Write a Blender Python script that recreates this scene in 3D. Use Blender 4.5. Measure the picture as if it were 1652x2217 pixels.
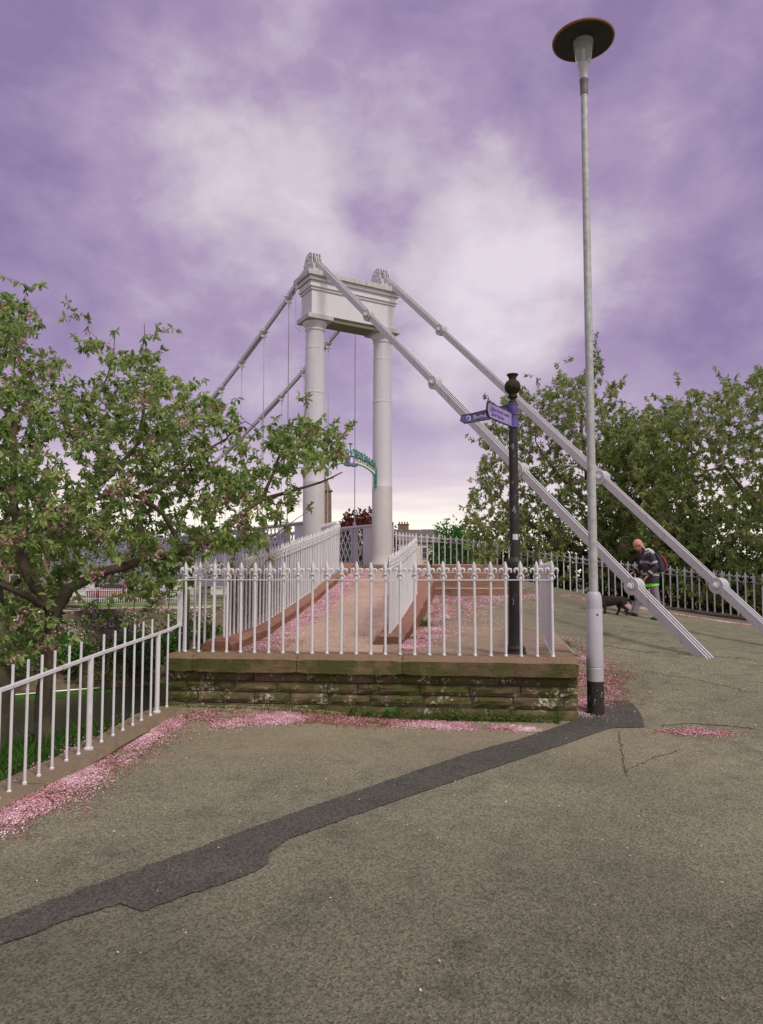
import bpy, bmesh, math, random
import numpy as np
from mathutils import Vector, Matrix, noise as mnoise

random.seed(7)
RNG = np.random.default_rng(7)
SC = bpy.context.scene
for _o in list(bpy.data.objects):
    bpy.data.objects.remove(_o)
COL = SC.collection
R = math.radians

# ------------------------------------------------------------------ camera
CAM_Z = 1.62
PITCH = math.atan(106.5 / 1600.0)
PPY = 1143.5                           # row of the lens axis; the frame is shifted a little upwards
cd = bpy.data.cameras.new("camera")
cd.sensor_fit = 'VERTICAL'; cd.sensor_height = 36.0; cd.sensor_width = 36.0
cd.lens = 36.0 * 1600.0 / 2217.0
cd.shift_y = (PPY - 1108.5) / 2217.0
cd.clip_start = 0.05; cd.clip_end = 3000
cam = bpy.data.objects.new("camera", cd)
cam.location = (0, 0, CAM_Z); cam.rotation_euler = (math.pi / 2 + PITCH, 0, 0)
COL.objects.link(cam); SC.camera = cam
SP, CP = math.sin(PITCH), math.cos(PITCH)

def ray(x, y):
    u = (x - 826.0) / 1600.0; v = (PPY - y) / 1600.0
    return Vector((u, CP - v * SP, SP + v * CP))
def at(x, y, Y):                      # photograph position on the plane Y metres ahead
    d = ray(x, y); return Vector((0, 0, CAM_Z)) + d * (Y / d.y)

# ------------------------------------------------------------------ exposure, sun, sky
SC.view_settings.view_transform = 'Standard'
SC.view_settings.look = 'None'
SC.view_settings.gamma = 1.0
EXPO = 0.75
SC.view_settings.exposure = EXPO
SC.render.engine = 'CYCLES'
SC.cycles.max_bounces = 12; SC.cycles.diffuse_bounces = 7; SC.cycles.transmission_bounces = 8
SUN_EL, SUN_AZ = R(52), math.atan2(-0.80, 0.60)     # sun behind the camera, to the right, veiled by cloud
sd = bpy.data.lights.new("sun", 'SUN'); sd.energy = 1.5; sd.angle = R(15); sd.color = (1.0, 0.95, 0.82)
sun = bpy.data.objects.new("sun", sd); COL.objects.link(sun)
sv = Vector((math.cos(SUN_EL) * math.cos(SUN_AZ), math.cos(SUN_EL) * math.sin(SUN_AZ), math.sin(SUN_EL)))
sun.rotation_euler = sv.to_track_quat('Z', 'Y').to_euler()
sun.location = (5, -8, 14)

def build_world():
    w = bpy.data.worlds.new("World"); SC.world = w; w.use_nodes = True
    nt = w.node_tree; N = nt.nodes; L = nt.links; N.clear()
    out = N.new('ShaderNodeOutputWorld')
    tc = N.new('ShaderNodeTexCoord')
    sep = N.new('ShaderNodeSeparateXYZ'); L.new(tc.outputs['Generated'], sep.inputs[0])
    def m(op, a, b=None, c=None, clamp=False):
        n = N.new('ShaderNodeMath'); n.operation = op; n.use_clamp = clamp
        for i, q in enumerate((a, b, c)):
            if q is None: continue
            if isinstance(q, (int, float)): n.inputs[i].default_value = q
            else: L.new(q, n.inputs[i])
        return n.outputs[0]
    z = m('MAXIMUM', sep.outputs[2], 0.0)
    zz = m('ADD', z, 0.22)
    px = m('DIVIDE', sep.outputs[0], zz); py = m('DIVIDE', sep.outputs[1], zz)
    cmb = N.new('ShaderNodeCombineXYZ'); L.new(px, cmb.inputs[0]); L.new(py, cmb.inputs[1])
    def noise(scale, detail, rough, dist, off=(0, 0, 0)):
        mp = N.new('ShaderNodeMapping'); L.new(cmb.outputs[0], mp.inputs[0])
        mp.inputs['Location'].default_value = off
        n = N.new('ShaderNodeTexNoise'); L.new(mp.outputs[0], n.inputs['Vector'])
        n.inputs['Scale'].default_value = scale; n.inputs['Detail'].default_value = detail
        n.inputs['Roughness'].default_value = rough; n.inputs['Distortion'].default_value = dist
        return n.outputs['Fac']
    n1 = noise(1.3, 6, 0.52, 0.25, (3.1, 1.7, 0))
    n2 = noise(3.6, 8, 0.6, 0.35, (0.4, 5.2, 2))
    mpd = N.new('ShaderNodeMapping'); L.new(tc.outputs['Generated'], mpd.inputs[0]); mpd.inputs['Scale'].default_value = (1, 1, 1.5)
    nd = N.new('ShaderNodeTexNoise'); L.new(mpd.outputs[0], nd.inputs['Vector']); nd.inputs['Scale'].default_value = 6.0; nd.inputs['Detail'].default_value = 9; nd.inputs['Roughness'].default_value = .58; nd.inputs['Distortion'].default_value = .15
    nd2 = N.new('ShaderNodeTexNoise'); L.new(mpd.outputs[0], nd2.inputs['Vector']); nd2.inputs['Scale'].default_value = 2.6; nd2.inputs['Detail'].default_value = 6
    val = m('ADD', m('MULTIPLY', m('SUBTRACT', n1, 0.5), .6), m('MULTIPLY', m('SUBTRACT', n2, 0.5), .25))
    val = m('MULTIPLY_ADD', m('SUBTRACT', nd.outputs['Fac'], 0.5), 1.9, val); val = m('MULTIPLY_ADD', m('SUBTRACT', nd2.outputs['Fac'], 0.5), 1.0, val)
    # wobble for the edges of the large cloud banks
    nw = N.new('ShaderNodeTexNoise'); L.new(tc.outputs['Generated'], nw.inputs['Vector'])
    nw.inputs['Scale'].default_value = 4.5; nw.inputs['Detail'].default_value = 5
    vs = N.new('ShaderNodeVectorMath'); vs.operation = 'SUBTRACT'; L.new(nw.outputs['Color'], vs.inputs[0]); vs.inputs[1].default_value = (.5, .5, .5)
    vsc = N.new('ShaderNodeVectorMath'); vsc.operation = 'SCALE'; L.new(vs.outputs[0], vsc.inputs[0]); vsc.inputs['Scale'].default_value = 0.28
    vad = N.new('ShaderNodeVectorMath'); vad.operation = 'ADD'; L.new(tc.outputs['Generated'], vad.inputs[0]); L.new(vsc.outputs[0], vad.inputs[1])
    banks = [(300, 420, 170, .26), (110, 510, 120, .24), (600, 360, 150, .36), (450, 150, 200, .16), (900, 170, 120, .22),
             (1090, 560, 170, .62), (1050, 740, 150, .40), (1230, 620, 120, .18), (1420, 130, 110, .22), (1470, 370, 140, .20),
             (1610, 560, 80, .22), (560, 590, 110, .22), (900, 470, 90, .12), (640, 500, 90, .12),
             (1110, 190, 150, -.34), (90, 660, 190, -.42), (420, 640, 130, -.22), (0, 300, 120, -.18), (790, 430, 110, -.16),
             (0, 0, 370, -.70), (1650, 0, 360, -.75), (1480, 720, 200, -.26), (560, 740, 120, -.30), (930, 640, 110, -.10),  # the two top-corner entries are deepened as a painted lens vignette
             (780, 0, 220, -.22), (1300, 470, 100, -.12), (300, 60, 120, -.10), (1250, 300, 110, -.10), (700, 240, 90, .06)]
    for bx, by, br, am in banks:
        d = ray(bx, by).normalized(); rr = br / 1600.0 / ray(bx, by).length * 1.25
        ds = N.new('ShaderNodeVectorMath'); ds.operation = 'DISTANCE'; L.new(vad.outputs[0], ds.inputs[0]); ds.inputs[1].default_value = d
        q = m('DIVIDE', ds.outputs['Value'], rr)
        g = m('POWER', 2.71828, m('MULTIPLY', m('MULTIPLY', q, q), -1.0))
        val = m('MULTIPLY_ADD', g, am, val)
    fac = m('MULTIPLY_ADD', val, 0.72, 0.41, True)
    cr = N.new('ShaderNodeValToRGB'); L.new(fac, cr.inputs[0])
    e = cr.color_ramp.elements
    e[0].position = 0.0; e[0].color = (.275, .195, .375, 1)
    e[1].position = 1.0; e[1].color = (.78, .69, .77, 1)
    q = e.new(0.35); q.color = (.415, .308, .480, 1)
    q = e.new(0.68); q.color = (.62, .525, .615, 1)
    # brightening towards the horizon under the cloud deck
    hz = N.new('ShaderNodeMapRange'); hz.interpolation_type = 'SMOOTHSTEP'
    L.new(sep.outputs[2], hz.inputs[0]); hz.inputs[1].default_value = 0.0; hz.inputs[2].default_value = 0.30
    hz.inputs[3].default_value = 1.0; hz.inputs[4].default_value = 0.0
    # thin streaks near the horizon
    st = N.new('ShaderNodeMapping'); L.new(tc.outputs['Generated'], st.inputs[0]); st.inputs['Scale'].default_value = (2.2, 2.2, 22)
    sn = N.new('ShaderNodeTexNoise'); L.new(st.outputs[0], sn.inputs['Vector']); sn.inputs['Scale'].default_value = 1.6; sn.inputs['Detail'].default_value = 5
    hf = m('ADD', hz.outputs[0], m('MULTIPLY', m('SUBTRACT', sn.outputs['Fac'], 0.5), m('MULTIPLY', hz.outputs[0], 0.9)), None, True)
    hr = N.new('ShaderNodeValToRGB'); L.new(hf, hr.inputs[0])
    e = hr.color_ramp.elements
    e[0].position = 0.25; e[0].color = (.51, .40, .575, 1)
    e[1].position = 0.84; e[1].color = (1.10, 1.0, .88, 1)
    q = e.new(0.65); q.color = (.84, .70, .74, 1)
    mx = N.new('ShaderNodeMix'); mx.data_type = 'RGBA'; L.new(m('MULTIPLY', hz.outputs[0], 1.25, None, True), mx.inputs[0])
    L.new(cr.outputs[0], mx.inputs[6]); L.new(hr.outputs[0], mx.inputs[7])
    bg = N.new('ShaderNodeBackground'); L.new(mx.outputs[2], bg.inputs[0]); bg.inputs[1].default_value = 0.97 / (2 ** EXPO)
    sky = N.new('ShaderNodeTexSky'); sky.sky_type = 'NISHITA'; sky.sun_disc = False
    sky.sun_elevation = SUN_EL; sky.sun_rotation = math.pi / 2 - SUN_AZ
    bg2 = N.new('ShaderNodeBackground'); L.new(sky.outputs[0], bg2.inputs[0]); bg2.inputs[1].default_value = 0.006
    ad = N.new('ShaderNodeAddShader'); L.new(bg.outputs[0], ad.inputs[0]); L.new(bg2.outputs[0], ad.inputs[1])
    L.new(ad.outputs[0], out.inputs[0])
build_world()

# ------------------------------------------------------------------ mesh and object helpers
ORG = {}
class MB:
    def __init__(s): s.v = []; s.f = []; s.t = []; s.sm = []
    def add(s, vs, fs, tint=0.5, smooth=False):
        b = len(s.v); s.v += [Vector(p) for p in vs]
        for f in fs: s.f.append(tuple(b + i for i in f)); s.t.append(tint); s.sm.append(smooth)
        return s
    def box(s, c, sz, ax=None, tint=0.5, taper=0.0):
        X, Y, Z = ax if ax else (Vector((1, 0, 0)), Vector((0, 1, 0)), Vector((0, 0, 1)))
        c = Vector(c); hx, hy, hz = [q / 2 for q in sz]; vs = []
        for k in (-1, 1):
            q = 1 - taper if k > 0 else 1
            for i, j in ((-1, -1), (1, -1), (1, 1), (-1, 1)):
                vs.append(c + X * (i * hx * q) + Y * (j * hy * q) + Z * (k * hz))
        return s.add(vs, [(3, 2, 1, 0), (4, 5, 6, 7), (0, 1, 5, 4), (1, 2, 6, 5), (2, 3, 7, 6), (3, 0, 4, 7)], tint)
    def hexa(s, b, t, tint=0.5):                  # four bottom and four top points, counter-clockwise
        return s.add(list(b) + list(t), [(3, 2, 1, 0), (4, 5, 6, 7), (0, 1, 5, 4), (1, 2, 6, 5), (2, 3, 7, 6), (3, 0, 4, 7)], tint)
    def tube(s, path, rad, n=8, tint=0.5, smooth=True, cap=True, flat=1.0, up=None):
        path = [Vector(p) for p in path]; m = len(path)
        if not hasattr(rad, '__len__'): rad = [rad] * m
        prev = None; vs = []
        for i, p in enumerate(path):
            d = (path[min(i + 1, m - 1)] - path[max(i - 1, 0)])
            if d.length < 1e-9: d = Vector((0, 0, 1))
            d.normalize()
            ref = prev if prev is not None else (Vector(up) if up else (Vector((0, 0, 1)) if abs(d.z) < 0.9 else Vector((1, 0, 0))))
            u = (ref - d * ref.dot(d))
            if u.length < 1e-6: u = d.orthogonal()
            u.normalize(); prev = u; w = d.cross(u)
            for k in range(n):
                a = 2 * math.pi * k / n + (math.pi / 4 if n == 4 else 0)
                vs.append(p + u * (math.cos(a) * rad[i]) + w * (math.sin(a) * rad[i] * flat))
        fs = []
        for i in range(m - 1):
            for k in range(n):
                a = i * n + k; b = i * n + (k + 1) % n
                fs.append((a, b, b + n, a + n))
        s.add(vs, fs, tint, smooth)
        if cap:
            s.add(vs[:n], [tuple(reversed(range(n)))], tint); s.add(vs[-n:], [tuple(range(n))], tint)
        return s
    def lathe(s, prof, o=(0, 0, 0), n=20, sx=1.0, sy=1.0, ax=None, tint=0.5, smooth=True, cap=True):
        X, Y, Z = ax if ax else (Vector((1, 0, 0)), Vector((0, 1, 0)), Vector((0, 0, 1)))
        o = Vector(o); vs = []
        if smooth and len(prof) > 2:          # doubled rings keep mouldings crisp
            q = [prof[0]]
            for i in range(1, len(prof) - 1):
                a = Vector((prof[i][0] - prof[i - 1][0], prof[i][1] - prof[i - 1][1])); b = Vector((prof[i + 1][0] - prof[i][0], prof[i + 1][1] - prof[i][1]))
                q.append(prof[i])
                if a.length > 1e-7 and b.length > 1e-7 and a.angle(b) > .45: q.append(None); q.append(prof[i])
            q.append(prof[-1]); segs = [[]]
            for p in q:
                if p is None: segs.append([])
                else: segs[-1].append(p)
        else: segs = [list(prof)]
        prof = [p for sg in segs for p in sg]; brk = set(); c_ = 0
        for sg in segs[:-1]: c_ += len(sg); brk.add(c_ - 1)
        for r, z in prof:
            for k in range(n):
                a = 2 * math.pi * k / n
                vs.append(o + X * (math.cos(a) * r * sx) + Y * (math.sin(a) * r * sy) + Z * z)
        fs = []
        for i in range(len(prof) - 1):
            if i in brk: continue
            for k in range(n):
                a = i * n + k; b = i * n + (k + 1) % n
                fs.append((a, b, b + n, a + n))
        s.add(vs, fs, tint, smooth)
        if cap and prof[0][0] > 1e-4: s.add(vs[:n], [tuple(reversed(range(n)))], tint)
        if cap and prof[-1][0] > 1e-4: s.add(vs[-n:], [tuple(range(n))], tint)
        return s
    def prism(s, poly, o, U, V, W, th, tint=0.5):  # outline in the U,V plane, thickness th centred on W
        o, U, V, W = Vector(o), Vector(U), Vector(V), Vector(W); n = len(poly)
        ar = sum(poly[i][0] * poly[(i + 1) % n][1] - poly[(i + 1) % n][0] * poly[i][1] for i in range(n))
        if ar < 0: poly = poly[::-1]
        if U.cross(V).dot(W) < 0: poly = poly[::-1]
        a = [o + U * x + V * y - W * (th / 2) for x, y in poly]; b = [o + U * x + V * y + W * (th / 2) for x, y in poly]
        fs = [tuple(reversed(range(n))), tuple(range(n, 2 * n))] + [(i, (i + 1) % n, n + (i + 1) % n, n + i) for i in range(n)]
        return s.add(a + b, fs, tint)
    def xf(s, M):
        s.v = [M @ p for p in s.v]; return s
    def data(s, name, mat, org=Vector((0, 0, 0))):
        me = bpy.data.meshes.new(name)
        me.from_pydata([tuple(p - org) for p in s.v], [], s.f)
        me.polygons.foreach_set('use_smooth', s.sm)
        at_ = me.attributes.new('tint', 'FLOAT', 'FACE'); at_.data.foreach_set('value', s.t)
        if mat: me.materials.append(mat)
        me.update(); return me
    def build(s, name, mat, parent=None, org=None, bevel=0):
        o0 = ORG[parent.name] if parent is not None else (Vector(org) if org is not None else Vector((0, 0, 0)))
        me = s.data(name, mat, o0)
        o = bpy.data.objects.new(name, me); COL.objects.link(o)
        if parent is not None: o.parent = parent
        else: o.location = o0
        ORG[o.name] = o0
        if bevel:
            b = o.modifiers.new('bevel', 'BEVEL'); b.width = bevel; b.segments = 2; b.limit_method = 'ANGLE'; b.angle_limit = R(40)
        return o

def tag(o, label=None, cat=None, group=None, kind=None):
    if label: o['label'] = label
    if cat: o['category'] = cat
    if group: o['group'] = group
    if kind: o['kind'] = kind
    return o
def thing(name, loc, label, cat, group=None):
    o = bpy.data.objects.new(name, None); COL.objects.link(o); o.location = loc; o.empty_display_size = .2
    ORG[o.name] = Vector(loc); return tag(o, label, cat, group)
def inst(me, name, parent, off=(0, 0, 0), rz=0.0, rot=None):
    o = bpy.data.objects.new(name, me); COL.objects.link(o); o.parent = parent; o.location = off
    o.rotation_euler = rot if rot else (0, 0, rz)
    return o
def np_mesh(name, verts, faces, tint, mat, org=(0, 0, 0), smooth=False):
    """verts (N,3), faces (M,k) quads or triangles"""
    me = bpy.data.meshes.new(name); M, k = faces.shape
    me.vertices.add(len(verts)); me.vertices.foreach_set('co', (verts - np.array(org)).astype(np.float32).ravel())
    me.loops.add(M * k); me.loops.foreach_set('vertex_index', faces.astype(np.int32).ravel())
    me.polygons.add(M); me.polygons.foreach_set('loop_start', np.arange(0, M * k, k, dtype=np.int32))
    try: me.polygons.foreach_set('loop_total', np.full(M, k, dtype=np.int32))
    except Exception: pass
    me.polygons.foreach_set('use_smooth', np.full(M, smooth))
    a = me.attributes.new('tint', 'FLOAT', 'FACE'); a.data.foreach_set('value', tint.astype(np.float32))
    me.materials.append(mat); me.update(); me.validate(); return me
def link_mesh(name, me, parent=None, loc=None):
    o = bpy.data.objects.new(name, me); COL.objects.link(o)
    if parent is not None: o.parent = parent; ORG[o.name] = ORG[parent.name]
    else:
        if loc is not None: o.location = loc
        ORG[o.name] = Vector(loc) if loc is not None else Vector((0, 0, 0))
    return o
def remeshed(mb, name, mat, parent, voxel=0.012, smooth=6, org=None):
    """one continuous surface out of overlapping closed shapes"""
    tmp = mb.build('tmp', None)
    m = tmp.modifiers.new('r', 'REMESH'); m.mode = 'VOXEL'; m.voxel_size = voxel; m.use_smooth_shade = True
    q = tmp.modifiers.new('s', 'SMOOTH'); q.factor = .5; q.iterations = smooth
    dg = bpy.context.evaluated_depsgraph_get(); dg.update()
    me = bpy.data.meshes.new_from_object(tmp.evaluated_get(dg)); bpy.data.objects.remove(tmp)
    me.name = name; o0 = ORG[parent.name] if parent is not None else Vector(org)
    me.transform(Matrix.Translation(-o0)); me.materials.clear(); me.materials.append(mat)
    for p in me.polygons: p.use_smooth = True
    return link_mesh(name, me, parent, None if parent is not None else o0)

# ------------------------------------------------------------------ procedural materials
def nodes(name):
    m = bpy.data.materials.new(name); m.use_nodes = True
    nt = m.node_tree; b = nt.nodes['Principled BSDF']
    return m, nt, nt.nodes, nt.links, b
def ramp(N, L, fac, stops):
    r = N.new('ShaderNodeValToRGB'); L.new(fac, r.inputs[0]); e = r.color_ramp.elements
    while len(e) < len(stops): e.new(0.5)
    for q, (p, c) in zip(e, stops): q.position = p; q.color = (*c, 1)
    return r.outputs[0]
def mixc(N, L, fac, a, b, mode='MIX'):
    m = N.new('ShaderNodeMix'); m.data_type = 'RGBA'; m.blend_type = mode
    for i, q in ((0, fac), (6, a), (7, b)):
        if isinstance(q, (int, float)): m.inputs[i].default_value = q
        elif isinstance(q, tuple): m.inputs[i].default_value = (*q, 1)
        else: L.new(q, m.inputs[i])
    return m.outputs[2]
def nz(N, L, vec, scale, detail=4, rough=.55, dist=0.0):
    n = N.new('ShaderNodeTexNoise'); L.new(vec, n.inputs['Vector'])
    n.inputs['Scale'].default_value = scale; n.inputs['Detail'].default_value = detail
    n.inputs['Roughness'].default_value = rough; n.inputs['Distortion'].default_value = dist
    return n.outputs['Fac']
def step(N, L, v, a, b):
    m = N.new('ShaderNodeMapRange'); L.new(v, m.inputs[0]); m.inputs[1].default_value = a; m.inputs[2].default_value = b
    m.interpolation_type = 'SMOOTHSTEP'; return m.outputs[0]
def coords(N, L, scale=None):
    g = N.new('ShaderNodeNewGeometry'); v = g.outputs['Position']
    if scale:
        mp = N.new('ShaderNodeMapping'); L.new(v, mp.inputs[0]); mp.inputs['Scale'].default_value = scale; v = mp.outputs[0]
    return v
def tintn(N):
    a = N.new('ShaderNodeAttribute'); a.attribute_name = 'tint'; return a.outputs['Fac']
def bumpn(N, L, b, h, strength=.4, dist=.01):
    q = N.new('ShaderNodeBump'); L.new(h, q.inputs['Height']); q.inputs['Strength'].default_value = strength
    q.inputs['Distance'].default_value = dist; L.new(q.outputs[0], b.inputs['Normal'])

def m_plain(name, c, rough=.6, var=.12, scale=6, metal=0, bump=0, c2=None, spec=.5, tinted=False):
    m, nt, N, L, b = nodes(name); v = coords(N, L)
    n = nz(N, L, v, scale, 6)
    lo = c2 if c2 else tuple(q * (1 - var) for q in c); hi = tuple(min(1, q * (1 + var * .6)) for q in c)
    col = ramp(N, L, n, [(.3, lo), (.7, hi)])
    if tinted: col = mixc(N, L, 1.0, col, ramp(N, L, tintn(N), [(0, (.62, .6, .58)), (1, (1.25, 1.2, 1.18))]), 'MULTIPLY')
    L.new(col, b.inputs['Base Color']); b.inputs['Roughness'].default_value = rough; b.inputs['Metallic'].default_value = metal
    b.inputs['Specular IOR Level'].default_value = spec
    if bump: bumpn(N, L, b, nz(N, L, v, scale * 8, 4), bump, .004)
    return m
def m_paint(name, c, grime, amt=.5, rough=.45, low=None):
    """painted iron: brushed unevenness, grime streaks that run down, chips"""
    m, nt, N, L, b = nodes(name); v = coords(N, L); vs = coords(N, L, (14, 14, 1.2))
    s1 = nz(N, L, vs, 1.6, 6, .6); s2 = nz(N, L, v, 3.0, 5, .6); s3 = nz(N, L, v, 28, 3, .6)
    col = ramp(N, L, s3, [(.3, tuple(q * .93 for q in c)), (.7, c)])
    f = N.new('ShaderNodeMath'); f.operation = 'MULTIPLY'; L.new(step(N, L, s1, .47, .78), f.inputs[0]); L.new(step(N, L, s2, .36, .66), f.inputs[1])
    g = N.new('ShaderNodeMath'); g.operation = 'MULTIPLY'; L.new(f.outputs[0], g.inputs[0]); g.inputs[1].default_value = amt
    col = mixc(N, L, g.outputs[0], col, grime)
    if low is not None:        # weathered bottom part of the columns: dull unwashed paint up to a height, a boundary of its own
        sp = N.new('ShaderNodeSeparateXYZ'); L.new(v, sp.inputs[0])
        w = step(N, L, sp.outputs[2], low[0] + .01, low[0] - .01)
        col = mixc(N, L, w, col, mixc(N, L, s2, low[1], tuple(q * .72 for q in low[1])))
    rs_ = nz(N, L, v, 38, 5, .7); rf_ = N.new('ShaderNodeMath'); rf_.operation = 'MULTIPLY'; L.new(step(N, L, rs_, .655, .70), rf_.inputs[0]); L.new(step(N, L, s2, .48, .60), rf_.inputs[1])
    col = mixc(N, L, rf_.outputs[0], col, (.22, .115, .06))
    L.new(col, b.inputs['Base Color']); b.inputs['Roughness'].default_value = rough
    bumpn(N, L, b, nz(N, L, v, 60, 3), .25, .003)
    return m
def m_asphalt(name, ca, cb, cdark, speck=.5, stain=(.30, .17, .10), old=False):  # old adds silt and cracks, and a painted lens vignette
    m, nt, N, L, b = nodes(name); v = coords(N, L)
    big = nz(N, L, v, .45, 5, .55, .4); mid = nz(N, L, v, 3.2, 6, .6); fine = nz(N, L, v, 80, 3, .7); fin2 = nz(N, L, v, 150, 2, .6)
    col = ramp(N, L, big, [(.32, ca), (.68, cb)])
    col = mixc(N, L, step(N, L, mid, .46, .80), col, tuple(q * .78 for q in ca))
    vo = N.new('ShaderNodeTexVoronoi'); L.new(v, vo.inputs['Vector']); vo.inputs['Scale'].default_value = 85
    stone = ramp(N, L, vo.outputs['Color'], [(.15, (.42, .42, .44)), (.5, (.98, .97, .95)), (.9, (1.5, 1.45, 1.35))])
    col = mixc(N, L, speck, col, mixc(N, L, 1.0, col, stone, 'MULTIPLY'))
    pit = step(N, L, fine, .56, .68)
    col = mixc(N, L, pit, col, cdark)
    n5 = nz(N, L, v, 30, 4, .8)
    col = mixc(N, L, step(N, L, n5, .60, .76), col, tuple(.5 * p + .5 * q for p, q in zip(ca, cdark)))
    lt = N.new('ShaderNodeMath'); lt.operation = 'MULTIPLY'; L.new(step(N, L, fin2, .66, .74), lt.inputs[0]); lt.inputs[1].default_value = .3
    col = mixc(N, L, lt.outputs[0], col, tuple(min(.7, q * 2.4) for q in cb))
    if stain:
        sm = N.new('ShaderNodeMath'); sm.operation = 'MULTIPLY'; L.new(step(N, L, nz(N, L, v, 1.1, 6, .7, .3), .60, .74), sm.inputs[0]); sm.inputs[1].default_value = .35
        col = mixc(N, L, sm.outputs[0], col, stain)
    if old:
        # greyer tarmac with lens vignette painted in, darker towards the camera, sandy silt nearer the wall, plus cracks
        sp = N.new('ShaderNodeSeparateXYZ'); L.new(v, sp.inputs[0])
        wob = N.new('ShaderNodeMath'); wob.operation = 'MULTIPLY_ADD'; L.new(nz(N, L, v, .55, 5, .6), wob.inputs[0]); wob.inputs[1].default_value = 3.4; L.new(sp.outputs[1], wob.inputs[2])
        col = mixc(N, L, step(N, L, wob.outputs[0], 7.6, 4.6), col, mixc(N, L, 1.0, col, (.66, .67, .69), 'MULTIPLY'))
        sl = N.new('ShaderNodeMath'); sl.operation = 'MULTIPLY'; xm = N.new('ShaderNodeMath'); xm.operation = 'MULTIPLY'; L.new(step(N, L, wob.outputs[0], 8.0, 10.2), xm.inputs[0]); L.new(step(N, L, sp.outputs[0], 3.6, 1.6), xm.inputs[1]); L.new(xm.outputs[0], sl.inputs[0]); sl.inputs[1].default_value = .5
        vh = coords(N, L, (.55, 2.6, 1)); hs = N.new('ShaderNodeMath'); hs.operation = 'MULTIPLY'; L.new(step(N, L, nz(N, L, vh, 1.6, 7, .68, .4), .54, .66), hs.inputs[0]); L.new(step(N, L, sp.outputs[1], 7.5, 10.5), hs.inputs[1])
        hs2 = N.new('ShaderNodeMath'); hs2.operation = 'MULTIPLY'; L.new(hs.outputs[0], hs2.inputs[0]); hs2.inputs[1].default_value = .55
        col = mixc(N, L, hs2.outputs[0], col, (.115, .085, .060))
        col = mixc(N, L, sl.outputs[0], col, (.36, .285, .185))
        for sc, wd, th, off in ((.42, .008, .60, 0), (1.1, .008, .63, 7)):
            mp = N.new('ShaderNodeMapping'); L.new(v, mp.inputs[0]); mp.inputs['Location'].default_value = (off, off * .7, 0)
            wn = N.new('ShaderNodeTexNoise'); L.new(v, wn.inputs['Vector']); wn.inputs['Scale'].default_value = 2.5; wn.inputs['Detail'].default_value = 6
            av = N.new('ShaderNodeVectorMath'); av.operation = 'MULTIPLY_ADD'; L.new(wn.outputs['Color'], av.inputs[0]); av.inputs[1].default_value = (.35, .35, 0); L.new(mp.outputs[0], av.inputs[2])
            vc = N.new('ShaderNodeTexVoronoi'); vc.feature = 'DISTANCE_TO_EDGE'; vc.voronoi_dimensions = '2D'; L.new(av.outputs[0], vc.inputs['Vector']); vc.inputs['Scale'].default_value = sc
            ck = N.new('ShaderNodeMath'); ck.operation = 'MULTIPLY'; L.new(step(N, L, vc.outputs['Distance'], wd * sc, 0), ck.inputs[0]); L.new(step(N, L, nz(N, L, mp.outputs[0], .35, 3), th, th + .06), ck.inputs[1])
            col = mixc(N, L, ck.outputs[0], col, (.075, .062, .048))
    L.new(col, b.inputs['Base Color']); b.inputs['Roughness'].default_value = .93; b.inputs['Specular IOR Level'].default_value = .25
    ad = N.new('ShaderNodeMath'); ad.operation = 'ADD'; L.new(fine, ad.inputs[0]); L.new(vo.outputs['Distance'], ad.inputs[1])
    bumpn(N, L, b, ad.outputs[0], .9, .008)
    return m
def m_stone(name, base, dark, moss, lichen, topred=None, moss_amt=(.45, .62), lich=(.56, .60), bed=True):
    m, nt, N, L, b = nodes(name); v = coords(N, L); vb = coords(N, L, (1, 1, 7))
    n1 = nz(N, L, v, 2.4, 6, .6); n2 = nz(N, L, vb, 3, 6, .65, .3); n3 = nz(N, L, v, 26, 5, .65); n4 = nz(N, L, v, 5.0, 6, .7)
    col = ramp(N, L, n2, [(.3, dark), (.7, base)])
    t = ramp(N, L, tintn(N), [(0, (.60, .60, .62)), (1, (1.35, 1.25, 1.2))])
    col = mixc(N, L, 1.0, col, t, 'MULTIPLY')
    col = mixc(N, L, step(N, L, n1, *moss_amt), col, mixc(N, L, n3, moss, tuple(q * .5 for q in moss)))
    if topred:
        g = N.new('ShaderNodeNewGeometry'); s = N.new('ShaderNodeSeparateXYZ'); L.new(g.outputs['Normal'], s.inputs[0])
        w = N.new('ShaderNodeMath'); w.operation = 'MULTIPLY'; L.new(step(N, L, s.outputs[2], .3, .8), w.inputs[0]); w.inputs[1].default_value = .85
        col = mixc(N, L, w.outputs[0], col, ramp(N, L, n3, [(.3, tuple(q * .7 for q in topred)), (.7, topred)]))
    if lichen:
        f = N.new('ShaderNodeMath'); f.operation = 'MULTIPLY'
        L.new(step(N, L, n3, .50, .56), f.inputs[0]); L.new(step(N, L, n4, *lich), f.inputs[1])
        col = mixc(N, L, f.outputs[0], col, lichen)
    L.new(col, b.inputs['Base Color']); b.inputs['Roughness'].default_value = .95; b.inputs['Specular IOR Level'].default_value = .2
    h = N.new('ShaderNodeMath'); h.operation = 'ADD'; L.new(n3, h.inputs[0]); L.new(n2, h.inputs[1])
    bumpn(N, L, b, h.outputs[0], .8, .015)
    return m
def m_leaf(name, stops, trans=.35, rough=.5):
    m, nt, N, L, b = nodes(name)
    col = ramp(N, L, tintn(N), stops)
    L.new(col, b.inputs['Base Color']); b.inputs['Roughness'].default_value = .75; b.inputs['Specular IOR Level'].default_value = .12
    tr = N.new('ShaderNodeBsdfTranslucent'); L.new(col, tr.inputs[0])
    mx = N.new('ShaderNodeMixShader'); mx.inputs[0].default_value = trans
    L.new(b.outputs[0], mx.inputs[1]); L.new(tr.outputs[0], mx.inputs[2]); L.new(mx.outputs[0], N['Material Output'].inputs[0])
    return m
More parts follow.
